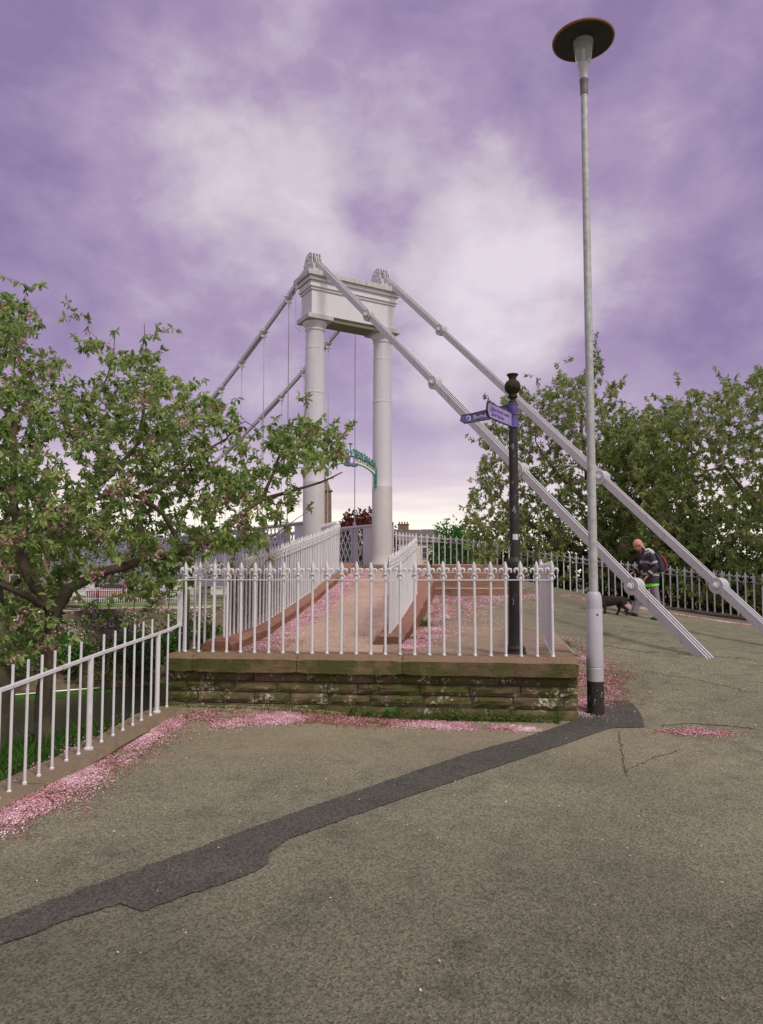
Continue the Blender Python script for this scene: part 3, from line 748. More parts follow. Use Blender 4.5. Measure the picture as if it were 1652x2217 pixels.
mb.lathe([(.03, 0), (.03, 1.0), (.042, 1.01), (.042, 1.03), (.018, 1.04), (.018, 1.06), (.034, 1.08), (.036, 1.10), (.028, 1.125), (.012, 1.14), (.02, 1.155), (.0, 1.18)], q, 10); mb.build('post', WHITE, wr)
fp = [Vector((.46, 23.25, 1.93)), Vector((1.18, 24.3, 1.93)), Vector((2.6, 24.5, 1.85)), Vector((4.55, 23.45, 1.42)), Vector((6.45, 22.05, 1.08)), Vector((8.1, 20.6, .80)), Vector((9.67, 18.95, .58)), Vector((12.3, 15.9, .42))]
br = railing('railing', fp, .200, .90, 'long white fleur-de-lis railing along the river side behind the walking man', pr=.021, fs_=1.12)
kp = [p - Vector((0, 0, .0)) for p in fp[1:]]
t = thing('promenade_kerb', fp[1], 'low grey brown stone kerb carrying the riverside railing behind the man', 'kerb')
for i in range(1, len(fp) - 1):
    a, b = fp[i].copy(), fp[i + 1].copy(); za, zb = a.z, b.z; a.z = b.z = 0; d = (b - a).normalized(); n = Vector((-d.y, d.x, 0))
    for s in range(2):
        mb = MB(); cope_stone(mb, a.lerp(b, s / 2) - n * .17, a.lerp(b, (s + 1) / 2 - .003) - n * .17, n, za + (zb - za) * s / 2 - .25, za + (zb - za) * (s + 1) / 2 - .25, .25, .34, 0, .04, random.random(), i * 7 + s)
        mb.build('kerb_stone', KERB2, t)
# iron standard at the tower end of the riverside railing
mb = MB(); q = at(851, 1200, 22.6); x0, y0 = .36, 22.9
mb.tube([(x0, y0, 1.93), (x0, y0, 3.22)], .022, 8); mb.tube([(x0 - .12, y0, 3.05), (x0 + .12, y0, 3.05)], .012, 6)
mb.build('standard', GIRD, br)
# spiral stay behind the left railing
mb = MB(); sp_ = []; q = Vector((-1.93, 11.2, 0))
mb.lathe([(.03, .80), (.03, .83), (.014, .85), (.014, 1.72)], q, 8)
for k in range(90):
    a = k * .7; sp_.append((q.x + .018 * math.cos(a), q.y + .018 * math.sin(a), .86 + k * .0093))
mb.tube(sp_, .010, 5)
tag(mb.build('twisted_stay', WHITE, org=(q.x, q.y, .8)), 'twisted white iron stay standing just outside the left ramp railing', 'stay')

# low railing on the left with plain flat-topped bars
def low_railing():
    A = Vector((-2.53, 8.80, 0)); B = Vector((-3.13, 4.4, 0))
    def X(y): return -2.53 - (8.80 - y) * .134
    fzb = lambda y: float(np.interp(y, [4.4, 5.9, 7.3, 8.8], [-.10, -.06, .02, .10]))
    fzr = lambda y: float(np.interp(y, [4.4, 5.9, 7.3, 8.8], [.66, .762, .885, .995]))
    fzt = lambda y: float(np.interp(y, [4.4, 5.9, 7.3, 8.8], [.82, .93, 1.06, 1.185]))
    t = thing('low_railing', (X(8.8), 8.8, .1), 'low white railing of plain bars sloping down along the left pavement edge', 'railing')
    o0 = ORG[t.name]
    mb = MB(); pts = [Vector((X(y), y, fzr(y))) for y in (4.4, 5.15, 5.9, 6.6, 7.3, 8.05, 8.8)] + [Vector((FA.x - .05, FA.y, 1.035))]
    for a, b in zip(pts[:-1], pts[1:]):
        d = (b - a).normalized(); n = Vector((-d.y, d.x, 0)).normalized(); mb.box((a + b) / 2, ((b - a).length + .01, .036, .026), (d, n, n.cross(d) if n.cross(d).z > 0 else d.cross(n)))
    mb.build('rail', WHITE, t)
    z2s = lambda zx: zx / 3.304 * K_
    for zx in (1395, 1263, 1190, 1120, 1040, 960, 868, 683, 587, 470, 365, 252, 128, -115, -215):
        k = (z2s(zx) - 826) / 1600 * .9961; y = 3.709 / (.134 - k)
        if y < 4.45: continue
        mb = MB(); h = fzt(y) - fzb(y); mb.lathe([(.020, -.01), (.020, .01), (.0125, .02), (.0125, h)], (X(y), y, fzb(y)), 8)
        mb.build('bar', WHITE, t)
    for zx in (1315, 765, 10):
        k = (z2s(zx) - 826) / 1600 * .9961; y = 3.709 / (.134 - k)
        mb = MB(); h = fzr(y) - fzb(y); mb.lathe([(.045, -.01), (.045, .012), (.027, .02), (.027, h)], (X(y), y, fzb(y)), 12)
        mb.build('post', WHITE, t)
    k = thing('pavement_kerb', (X(8.8), 8.8, .0), 'broken brown sandstone kerb below the low plain bar railing', 'kerb')
    ys_ = [3.2, 4.2, 5.2, 6.15, 7.1, 8.0, 8.9]
    for a, b in zip(ys_[:-1], ys_[1:]):
        mb = MB(); pa, pb = Vector((X(a) + .19, a, 0)), Vector((X(b) + .19, b - .006, 0))
        fa = fzb(max(a, 4.4)); fb = fzb(min(b, 8.8))
        d = (pb - pa).normalized(); n = Vector((-d.y, d.x, 0))
        cope_stone(mb, pa, pb, n, fa - .24, fb - .24, .24, .38, 0, .045, random.random(), a * 3)
        mb.build('kerb_stone', KERB2, k)
low_railing()
# ------------------------------------------------------------------ suspension bridge
_T = (C0, PA, PB); C0 = Vector((-.95, 21.02, 0)); PA = Vector((.866, .5, 0)); PBT = Vector((-.5, .866, 0))     # the tower stands a little askew to the deck
BR = thing('suspension_bridge', TB(0, 0, DECK), 'pale grey iron suspension footbridge with a two-column tower and eyebar chains', 'bridge')
BX = [TB(-1.075, 0, 0), TB(1.12, 0, 0)]
def AX(): return (PA.copy(), PBT.copy(), UPV.copy())
for c in BX:
    mb = MB()
    prof = [(.40, 1.70), (.40, 2.02), (.335, 2.04), (.322, 2.10), (.306, 2.16), (.300, 2.3), (.296, 4.26), (.292, 4.27), (.290, 4.5), (.276, 6.75), (.284, 6.76), (.284, 6.79), (.275, 6.80),
            (.266, 8.02), (.272, 8.03), (.272, 8.05), (.264, 8.06), (.258, 8.52), (.262, 8.54), (.282, 8.55), (.282, 8.58), (.266, 8.60), (.275, 8.63), (.31, 8.68), (.34, 8.74), (.345, 8.78), (.32, 8.80)]
    mb.lathe([(r, z) for r, z in prof], (c.x, c.y, 0), 40)
    mb.build('column', COLP, BR)
    mb = MB(); cc = c + UPV * 8.865; mb.box(cc, (.78, .82, .13), AX()); mb.build('abacus', STAINED, BR, bevel=.008)
# entablature: lintel box, soffit beam, cornice mouldings, cap slab
cm = TB(0, 0, 0); LB = 2.68; WB_ = .70
mb = MB(); mb.box(cm + UPV * 9.29, (LB, WB_, .72), AX()); mb.build('lintel', COLP, BR, bevel=.006)
mb = MB(); mb.box(cm + UPV * 8.868, (1.52, WB_ - .10, .125), AX()); mb.build('soffit_beam', UNDER, BR)
mb = MB()
for z, e, h in ((9.655, .035, .07), (9.73, .07, .08), (9.82, .05, .10), (9.92, .11, .10)):
    mb.box(cm + UPV * z, (LB + 2 * e, WB_ + 2 * e, h), AX())
mb.build('cornice', COLP, BR, bevel=.008)
mb = MB(); mb.box(cm + UPV * 10.045, (LB + .36, WB_ + .36, .145), AX()); mb.build('cornice_slab', STAINED, BR, bevel=.012)
mb = MB(); mb.box(cm + UPV * 10.15, (LB + .02, WB_ + .02, .06), AX(), taper=.03); mb.build('cap_slab', STAINED, BR)
# downpipe at the left end
mb = MB(); q = TB(-1.60, .12, 0)
mb.tube([q + UPV * 9.9, q + UPV * 8.72, TB(-1.58, .10, 8.62), TB(-1.50, .02, 8.50)], .012, 6); mb.build('conduit', STAINED, BR)
def eye_outline(L, w, r):
    pts = []
    a0 = math.asin(min(1, w / 2 / r * .98))
    for k in range(15):
        a = a0 + 2 * 0 + (2 * math.pi - 2 * a0) * k / 14
        pts.append((math.cos(a) * r, math.sin(a) * r))                 # round the eye at 0
    fl = .16
    left = [(p[0], p[1]) for p in pts]
    out = [(L - fl - r * .9, w / 2), (fl + r * .9, w / 2)] if False else []
    top = [(r * .98 + .14, w / 2), (L - r * .98 - .14, w / 2)]
    bot = [(L - r * .98 - .14, -w / 2), (r * .98 + .14, -w / 2)]
    rt = [(L - p[0], -p[1]) for p in pts]
    # order: eye at 0 runs from +a0 round to -a0; then lower edge, eye at L, upper edge
    return left + [bot[1], bot[0]] + rt + [top[1], top[0]]
def link_plates(a, b, w, r, offs, th):
    d = b - a; L = d.length; u = d.normalized(); n = PA.copy(); v = n.cross(u).normalized()
    if v.z < 0: v = -v
    mb = MB(); o = eye_outline(L, w, r)
    for s in offs: mb.prism(o, a + n * s, u, v, n, th)
    return mb
def nut(p, side, r=.058):
    mb = MB(); n = PA * side; X = Vector((0, 0, 1)); Y = n.cross(X).normalized()
    mb.lathe([(r * 1.32, 0), (r * 1.32, .010), (r * 1.25, .014)], p, 18, ax=(X, Y, n))
    mb.lathe([(r, .018), (r, .060), (r * .9, .066)], p, 6, ax=(X, Y, n), smooth=False)
    mb.lathe([(r * .55, .066), (r * .55, .085), (r * .4, .09)], p, 12, ax=(X, Y, n)); return mb
BACK0 = Vector((-1.85, 20.46, 10.57)); BSTEP = Vector((1.533, -1.977, -2.276))
off2 = PA * 2.24
for side in (0, 1):
    base = BACK0 + off2 * side
    for k in range(5):
        a = base + BSTEP * k; b = base + BSTEP * (k + 1)
        if k == 4: b = a + BSTEP * .78
        offs = (-.070, 0, .070) if k % 2 else (-.035, .035)
        offs = (-.072, .0, .072) if k % 2 == 0 else (-.036, .036)
        mb = link_plates(a, b, .155, .150, offs, .028)
        ln = mb.build('chain_link', CHAINP, BR, bevel=.003)
        if k:
            for s in (-1, 1): nut(a + PA * (s * .088), s).build('pin_nut', CHAINP, ln)
MAIN = lambda s: 10.60 - .45 * s + .008 * s * s
HS = [1.40 + 1.53 * k for k in range(19)]
for side in (0, 1):
    x = (-1.12, 1.12)[side]
    pts = [TB(x, .06, 10.58)] + [TB(x, s, MAIN(s)) for s in HS]
    for k in range(len(pts) - 1):
        if k > 17: break
        offs = (-.058, .0, .058) if k % 2 == 0 else (-.030, .030)
        mb = link_plates(pts[k], pts[k + 1], .130, .098, offs, .022)
        ln = mb.build('chain_link', CHAINP, BR)
        for s in (-1, 1): nut(pts[k + 1] + PA * (s * .070), s, .034).build('pin_nut', CHAINP, ln)
    for s in HS[:18]:
        mb = MB(); q = TB(x, s, 0); zt = MAIN(s)
        mb.tube([q + UPV * 3.20, q + UPV * (zt - .14)], .014, 6)
        mb.tube([q + UPV * (zt - .30), q + UPV * (zt - .10)], .028, 6); mb.box(q + UPV * (zt - .16), (.20, .05, .07), AX())
        mb.build('hanger_rod', CHAINP, BR)
        mb = MB(); mb.lathe([(.05, 3.19), (.05, 3.24), (.035, 3.26), (.035, 3.31), (.014, 3.34)], q, 8); mb.build('hanger_shoe', GIRD, BR)
# saddles
for side in (0, 1):
    x = (-1.06, 1.15)[side]; o = TB(x, 0, 0)
    s_ = MB()
    out = [(-.44, 10.29), (.62, 10.29), (.60, 10.36), (.50, 10.42), (.40, 10.50), (.36, 10.62), (.33, 10.80), (.24, 10.95), (.08, 11.04), (-.06, 11.04), (-.16, 11.0), (-.185, 10.93), (-.19, 10.72), (-.24, 10.60), (-.36, 10.50), (-.42, 10.38)]
    for d in (-.135, -.045, .045, .135): s_.prism([(py * .82 + .10, (z - 10.29) * .90) for py, z in out], o + PA * d + UPV * 10.18, PB, UPV, PA, .026)
    sd_ = s_.build('saddle', CHAINP, BR, bevel=.004)
    mb = MB(); mb.box(o + UPV * 10.22 + PB * .10, (.46, .86, .08), AX()); mb.box(o + UPV * 10.38 - PB * .10, (.34, .08, .22), AX()); mb.box(o + UPV * 10.28 - PB * .26, (.18, .10, .12), AX())
    mb.build('saddle_foot', STAINED, sd_, bevel=.006)
    for (py, z) in ((.20, 10.68), (.08, 10.52), (.32, 10.50), (.02, 10.72), (.18, 10.38)):
        mb = MB(); mb.tube([o - PA * .195 + PB * py + UPV * z, o + PA * .195 + PB * py + UPV * z], .030, 6)
        mb.build('bolt', STAINED, sd_)
# lattice parapets and deck
def lattice(x, s0, s1, k):
    z0, z1 = DECK + .08, 3.10; mb = MB(); w = s1 - s0 - .16; o = TB(x, s0 + .08, z0); h = z1 - z0
    for dd, off in ((1, -.008), (-1, .008)):
        n = 5; st = .23; u0 = -h / 1.75
        u = u0 - st
        while u < w + h / 1.75 + st:
            # bar from (u,0) to (u+dd*h/1.75, h), clipped to the panel
            ua, ub = u, u + dd * h / 1.75; t0, t1 = 0.0, 1.0; du = ub - ua
            for lim, sg in ((0, 1), (w, -1)):
                fa, fb = (ua - lim) * sg, (ub - lim) * sg
                if fa < 0 and fb < 0: t0 = 2
                elif fa < 0: t0 = max(t0, fa / (fa - fb))
                elif fb < 0: t1 = min(t1, fa / (fa - fb))
            if t0 < t1:
                a = o + PB * (ua + du * t0) + UPV * (h * t0) + PA * off; b = o + PB * (ua + du * t1) + UPV * (h * t1) + PA * off
                d = (b - a).normalized(); mb.box((a + b) / 2, ((b - a).length, .012, .040), (d, PA, d.cross(PA)))
            u += st
    mb.box(o + PB * (w / 2) + UPV * (h + .02), (w + .16, .012, .05), (PB, PA, UPV))
    return mb.build('lattice_panel', GIRD, BR)
for side in (0, 1):
    x = (-1.12, 1.12)[side]
    mb = MB(); mb.box(TB(x, .62, (DECK + 3.14) / 2), (.65, .03, 3.14 - DECK), (PB, PA, UPV)); mb.build('web_plate', GIRD, BR)
    mb = MB(); mb.box(TB(x, 17, 3.165), (33.4, .20, .05), (PB, PA, UPV)); mb.box(TB(x, 17, DECK + .04), (33.4, .16, .06), (PB, PA, UPV)); mb.build('parapet_rail', GIRD, BR)
    prev = .95
    for i, s in enumerate(HS[:20]):
        mb = MB()
        for d in (-.075, .075): mb.box(TB(x, s + d, (DECK + 3.14) / 2), (.02, .13, 3.14 - DECK), (PB, PA, UPV))
        mb.box(TB(x, s, (DECK + 3.14) / 2), (.14, .016, 3.14 - DECK), (PB, PA, UPV)); mb.build('parapet_post', GIRD, BR)
        lattice(x, prev, s, i); prev = s
mb = MB(); mb.box(TB(0, 17.2, DECK - .12), (34, 2.34, .2), (PB, PA, UPV)); mb.box(TB(0, 17.2, DECK - .45), (34, 2.0, .35), (PB, PA, UPV)); mb.build('deck', GIRD, BR)
mb = MB(); mb.box(TB(0, .9, -1.3), (5.2, 3.4, 6.0), AX(), .5, .02)
tag(mb.build('bridge_abutment', STONE, org=TB(0, .9, -4)), 'stone abutment under the bridge tower at the river edge', 'abutment')

# ------------------------------------------------------------------ ornamental arch between the columns
GREEN = m_plain('green_cast_iron', (.030, .24, .155), .4, .35, 14, c2=(.012, .12, .08), bump=.3)
GREENL = m_plain('worn_pale_green', (.16, .46, .36), .5, .3, 14)
PLATE = m_plain('cream_plate', (.66, .68, .62), .5, .1, 8); INK = m_plain('dark_lettering', (.05, .04, .05), .6)
PURP = m_plain('purple_enamel', (.26, .17, .66), .35, .2, 20); LILAC = m_plain('white_emblem', (.82, .76, .82), .4, .05); REDE = m_plain('red_emblem', (.52, .06, .08), .4)
def text_mesh(s, size, mat, parent, M, name='lettering', extr=.002, ax='CENTER'):
    cu = bpy.data.curves.new('txt', 'FONT'); cu.body = s; cu.size = size; cu.align_x = ax; cu.align_y = 'CENTER'; cu.extrude = extr; cu.resolution_u = 3
    o = bpy.data.objects.new('txt', cu); COL.objects.link(o); dg = bpy.context.evaluated_depsgraph_get(); dg.update()
    me = bpy.data.meshes.new_from_object(o.evaluated_get(dg)); bpy.data.objects.remove(o); bpy.data.curves.remove(cu)
    me.transform(M); me.transform(Matrix.Translation(-ORG[parent.name] if parent else Vector())); me.materials.clear(); me.materials.append(mat); me.name = name
    return me
def frameM(o, X, Y, Z):
    return Matrix(((X.x, Y.x, Z.x, o.x), (X.y, Y.y, Z.y, o.y), (X.z, Y.z, Z.z, o.z), (0, 0, 0, 1)))
ao = TB(-.01, -.12, 0); FN = -PBT                      # the arch faces the shore
ar = thing('ornamental_arch', ao + UPV * 4.3, 'green scrolled iron arch with a purple shield between the two bridge columns', 'arch')
def AP(x, z, d=0): return ao + PA * x + UPV * z + FN * d
HW = .84
# lower curve and upper curve of the lettered band
def lo(f): a = math.pi * f; return (-HW * math.cos(a), 4.33 + .54 * math.sin(a) ** .85)
def up(f): x = -HW * math.cos(math.pi * f); return (x, 5.06 - .30 * (abs(x) / HW) ** 2.0)
n = 40
mb = MB(); P = [lo(i / n) for i in range(n + 1)]
mb.tube([AP(x, z) for x, z in P], .020, 6); Q = [up(i / n) for i in range(n + 1)]
mb.tube([AP(x, z) for x, z in Q], .020, 6)
for s in (-1, 1):
    mb.tube([AP(s * HW, 4.24), AP(s * HW, 4.78)], .030, 8); mb.tube([AP(s * (HW - .05), 4.24), AP(s * (HW - .05), 4.5)], .016, 6)
    mb.lathe([(0, -.05), (.045, -.03), (.05, 0), (.03, .03)], AP(s * (HW - .02), 4.27), 10)
mb.build('frame', GREEN, ar)
mb = MB()
Pl = [AP(*lo(i / n), -.006) for i in range(n + 1)]; Qu = []
for i in range(n + 1):
    x, z = lo(i / n); Qu.append(AP(x, 5.06 - .30 * (abs(x) / HW) ** 2, -.006))
vs = Pl + Qu + [p - FN * .01 for p in Pl] + [p - FN * .01 for p in Qu]; m = n + 1
fs = [(i, i + 1, m + i + 1, m + i) for i in range(n)] + [(2 * m + i, 3 * m + i, 3 * m + i + 1, 2 * m + i + 1) for i in range(n)]
bandlo = []
mb2 = MB()
vs = []; 
for i in range(n + 1):
    f = .06 + .88 * i / n; x, z = lo(f); zu = 5.06 - .30 * (abs(x) / HW) ** 2; zl = max(z, zu - .16)
    vs += [AP(x, zl, .004), AP(x, zu, .004), AP(x, zl, -.008), AP(x, zu, -.008)]
fs = []
for i in range(n):
    a = i * 4; b = a + 4; fs += [(a, b, b + 1, a + 1), (b + 2, a + 2, a + 3, b + 3), (a + 2, b + 2, b, a), (a + 1, b + 1, b + 3, a + 3)]
mb2.add(vs, fs); mb2.build('nameplate', PLATE, ar)
# lettering follows the band
mb_l = []
def letters(s, x0, x1):
    k = len(s)
    for i, ch in enumerate(s):
        if ch == ' ': continue
        x = x0 + (x1 - x0) * (i + .5) / k; zu = 5.06 - .30 * (abs(x) / HW) ** 2; sl = math.atan(-.60 * x / HW ** 2)
        X = (PA * math.cos(sl) + UPV * math.sin(sl)); Y = (-PA * math.sin(sl) + UPV * math.cos(sl))
        me = text_mesh(ch, .085, INK, ar, frameM(AP(x, zu - .078, .008), X, Y, FN)); mb_l.append(me)
letters('T.A.SMITE.ERUSTAPHO.', .15, .86); letters('.ANJL.', -.62, -.22)
def join_meshes(ms, name, mat):
    bm = bmesh.new()
    for m_ in ms: bm.from_mesh(m_)
    me = bpy.data.meshes.new(name); bm.to_mesh(me); bm.free(); me.materials.append(mat)
    for m_ in ms: bpy.data.meshes.remove(m_)
    return me
link_mesh('lettering', join_meshes(mb_l, 'lettering', INK), ar)
# scrollwork on top
mb = MB(); rs = random.Random(11)
for s in (-1, 1):
    for j in range(9):
        x = s * (.07 + .085 * j); zu = 5.07 - .30 * (abs(x) / HW) ** 2; R0 = .135 * (1 - j / 14) * rs.uniform(.85, 1.1)
        for turn in (0, 1):
            pts = []; c = Vector((x + s * rs.uniform(-.01, .02), zu + R0 * (.75 if turn == 0 else .4), 0)); dirn = s * (1 if turn == 0 else -1)
            for k in range(15):
                a = -math.pi / 2 + dirn * k * .42; r = R0 * (.85 if turn == 0 else .55) * (1 - k / 19)
                pts.append(AP(c.x + math.cos(a) * r, c.y + math.sin(a) * r, rs.uniform(-.006, .006) + .02 * turn))
            mb.tube(pts, [.023 * (1 - k / 26) for k in range(15)], 5)
        mb.lathe([(0, 0), (.028, .02), (.03, .05), (.0, .085)], AP(x + s * .04, zu + R0 * 1.1), 6, sy=.5)
sc = mb.build('scrollwork', GREEN, ar)
mb = MB()
for s in (-1, 1):
    mb.tube([AP(0, 4.80, .03), AP(s * .10, 4.79, .03), AP(s * .20, 4.81, .03), AP(s * .235, 4.84, .03), AP(s * .21, 4.87, .03), AP(s * .18, 4.85, .03)], [.03, .032, .03, .024, .018, .012], 7)
    mb.lathe([(.02, 0), (.024, .05), (.0, .11)], AP(s * .065, 5.04, .05), 8)
mb.build('scroll_bracket', GREEN, ar)
mb = MB(); mb.lathe([(0, 0), (.02, .02), (.022, .06), (0, .1)], AP(-.06, 5.06, .06), 8); mb.lathe([(0, 0), (.02, .02), (.022, .06), (0, .1)], AP(.06, 5.06, .06), 8); mb.build('bud', LILAC, ar)
shp = [(-.115, .12), (-.06, .10), (0, .115), (.06, .10), (.115, .12), (.10, .04), (.112, -.06), (.08, -.12), (0, -.14), (-.08, -.12), (-.112, -.06), (-.10, .04)]
mb = MB(); mb.prism(shp, AP(0, 4.93, .055), PA, UPV, FN, .03); sh = mb.build('shield', PURP, ar, bevel=.006)
lion = [(-.01, -.075), (.02, -.075), (.018, -.04), (.045, -.05), (.04, -.015), (.02, .0), (.035, .02), (.06, .012), (.055, .04), (.022, .042), (.03, .075), (.008, .095), (-.02, .085), (-.022, .06), (-.045, .07), (-.05, .045), (-.025, .035), (-.03, .005), (-.05, .0), (-.045, -.025), (-.022, -.03)]
mb = MB(); mb.prism(lion, AP(0, 4.935, .074), PA, UPV, FN, .010); mb.build('emblem', LILAC, sh)
mb = MB(); mb.prism([(-.04, -.085), (-.02, -.11), (.02, -.11), (.045, -.08), (.01, -.07)], AP(0, 4.93, .075), PA, UPV, FN, .012); mb.build('emblem_foot', REDE, sh)
mb = MB(); mb.lathe([(.010, 5.15), (.010, 5.42)] , AP(0, 0, 0), 6)
for z in (5.2, 5.26, 5.32, 5.37): mb.lathe([(.0, z), (.028, z + .005), (.0, z + .02)], AP(0, 0, 0), 8)
mb.lathe([(.03, 5.41), (.06, 5.42), (.06, 5.44), (.0, 5.45)], AP(0, 0, 0), 10); mb.build('finial', GREEN, ar)

C0, PA, PB = _T
# ------------------------------------------------------------------ street lamp
lx, ly = 2.517, 8.80; lz = g1(lx, ly)
def zl(y): return at(1280, y, ly).z
lamp = thing('street_lamp', (lx, ly, lz), 'tall grey street lamp with a flat disc canopy beside the wall corner', 'street lamp')
mb = MB(); mb.lathe([(.098, -.05), (.098, zl(1474) - lz)], (lx, ly, lz), 24); mb.build('painted_band', BLACKC, lamp)
z = [zl(q) - lz for q in (1474, 1446, 1443, 1320, 1317, 1300, 1290, 1283)]
mb = MB(); mb.lathe([(.097, z[0]), (.097, z[1]), (.0945, z[1] + .004), (.0945, z[2] - .002), (.097, z[2]), (.096, z[3]), (.0945, z[3] + .004), (.095, z[4] + .004), (.094, z[5]), (.088, z[6]), (.072, z[7]), (.056, z[7] + .01)], (lx, ly, lz), 28)
mb.build('base_sleeve', SLEEVE, lamp)
mb = MB(); q = Vector((lx + .012, ly - .097, zl(1330))); mb.lathe([(.0, .004), (.012, .003), (.012, 0)], q, 10, ax=(Vector((1, 0, 0)), Vector((0, 0, 1)), Vector((0, -1, 0)))); mb.build('door_lock', BLACKC, lamp)
ztop = zl(205)
mb = MB(); mb.lathe([(.052, z[7]), (.050, 3.0), (.042, ztop - lz)], (lx, ly, lz), 20); mb.build('pole', GALV, lamp)
DARKG = m_plain('weathered_collar', (.16, .15, .14), .5, .3, 20)
mb = MB(); mb.lathe([(.048, ztop), (.050, zl(190)), (.052, zl(178)), (.056, zl(176)), (.056, zl(173)), (.045, zl(172))], (lx, ly, 0), 20); mb.build('collar', DARKG, lamp)
zb = zl(172); zc = zl(95)
mb = MB(); mb.lathe([(.050, zb), (.052, zb + .10), (.075, zb + .17), (.078, zb + .20), (.06, zb + .20)], (lx, ly, 0), 24); mb.build('lamp_neck', SLEEVE, lamp)
gm, nt_, N_, L__, b_ = nodes('clear_lamp_glass')
b_.inputs['Base Color'].default_value = (.86, .9, .84, 1); b_.inputs['Roughness'].default_value = .12; b_.inputs['IOR'].default_value = 1.25; b_.inputs['Transmission Weight'].default_value = .8
dz = zl(88)
mb = MB(); mb.lathe([(.078, zb + .19), (.10, zb + .28), (.125, dz - .02), (.119, dz - .02), (.094, zb + .285), (.072, zb + .20)], (lx, ly, 0), 28); mb.build('lamp_bowl', gm, lamp)
mb = MB(); mb.lathe([(.03, zb + .20), (.03, zb + .30), (.022, zb + .31), (.022, dz - .12), (.0, dz - .10)], (lx, ly, 0), 14); mb.build('lamp_tube', PLATE, lamp)
CAN = m_plain('dark_canopy', (.035, .036, .028), .7, .3, 14)
mb = MB(); mb.lathe([(.0, dz), (.12, dz - .004), (.350, dz - .012), (.368, dz - .004), (.368, dz + .006), (.30, dz + .055), (.12, dz + .10), (.0, dz + .11)], (lx, ly, 0), 48); cn_ = mb.build('canopy', CAN, lamp)
mb = MB(); mb.lathe([(.356, dz - .014), (.376, dz - .010), (.380, dz + .006), (.362, dz + .014)], (lx, ly, 0), 48, cap=False); mb.build('rim', m_plain('fringe_rim', (.32, .15, .06), .7, .3, 20), cn_)  # orange lens fringing painted on as an added rim

# ------------------------------------------------------------------ signpost
sx, sy = 1.615, 8.97; sz = .672
def zs(y): return at(1108, y, sy).z
sp = thing('signpost', (sx, sy, sz), 'black cast iron signpost with an urn on top and three blue finger signs', 'signpost')
z0 = sz
mb = MB()
mb.lathe([(.128, 0), (.128, .05), (.112, .065), (.118, .085), (.118, .10), (.102, .115), (.090, .13), (.088, .15), (.078, zs(1240) - z0), (.086, zs(1236) - z0), (.10, zs(1229) - z0), (.105, zs(1224) - z0), (.10, zs(1216) - z0), (.075, zs(1211) - z0), (.06, zs(1207) - z0), (.0605, zs(1200) - z0),
          (.057, zs(1080) - z0), (.060, zs(1079) - z0), (.060, zs(1075) - z0), (.057, zs(1074) - z0), (.054, zs(930) - z0)], (sx, sy, z0), 24)
mb.build('pole', BLACKC, sp)
BRZ = m_stone('verdigris_cast_iron', (.07, .06, .035), (.025, .025, .014), (.055, .065, .018), (.30, .28, .24), None, (.42, .6), (.66, .72))
zc_ = zs(838); r = .097
mb = MB()
mb.lathe([(.052, zs(884)), (.055, zs(874)), (.050, zs(872)), (.050, zs(870)), (.034, zs(868)), (.034, zs(863)), (.058, zs(861)), (.060, zs(858)), (.050, zs(856.5))]
         + [(r * math.cos(a), zc_ + r * math.sin(a)) for a in np.linspace(-1.0, 1.05, 13)] + [(.045, zs(820.5)), (.050, zs(817)), (.074, zs(811)), (.070, zs(810.5)), (.03, zs(813)), (0, zs(813))], (sx, sy, 0), 24)
for k in range(12):
    a = 2 * math.pi * k / 12; mb.tube([Vector((sx + math.cos(a) * (r + .001) * math.cos(t), sy + math.sin(a) * (r + .001) * math.cos(t), zc_ + r * math.sin(t))) for t in np.linspace(-.9, .9, 8)], .004, 4)
mb.build('urn', BRZ, sp)
BLUE = m_chipped('faded_blue_enamel', (.085, .060, .27), (.030, .028, .032), .44, .58, .45)
FADE = m_chipped('sunbleached_blue_enamel', (.27, .22, .42), (.16, .12, .25), .52, .62, .4); SLETT = m_plain('pale_sign_lettering', (.62, .62, .70), .5, .1)
SLET2 = m_plain('violet_sign_lettering', (.20, .12, .42), .5, .1); EDGE = m_plain('dark_sign_rim', (.05, .042, .04), .5, .3, 20)
mb = MB(); mb.lathe([(.060, zs(927)), (.064, zs(926)), (.064, zs(924.5)), (.060, zs(924)), (.060, zs(900)), (.066, zs(899)), (.066, zs(896)), (.060, zs(895)), (.060, zs(878)), (.065, zs(877)), (.065, zs(875)), (.054, zs(874.5))], (sx, sy, 0), 24)
mb.build('collar', BLUE, sp)
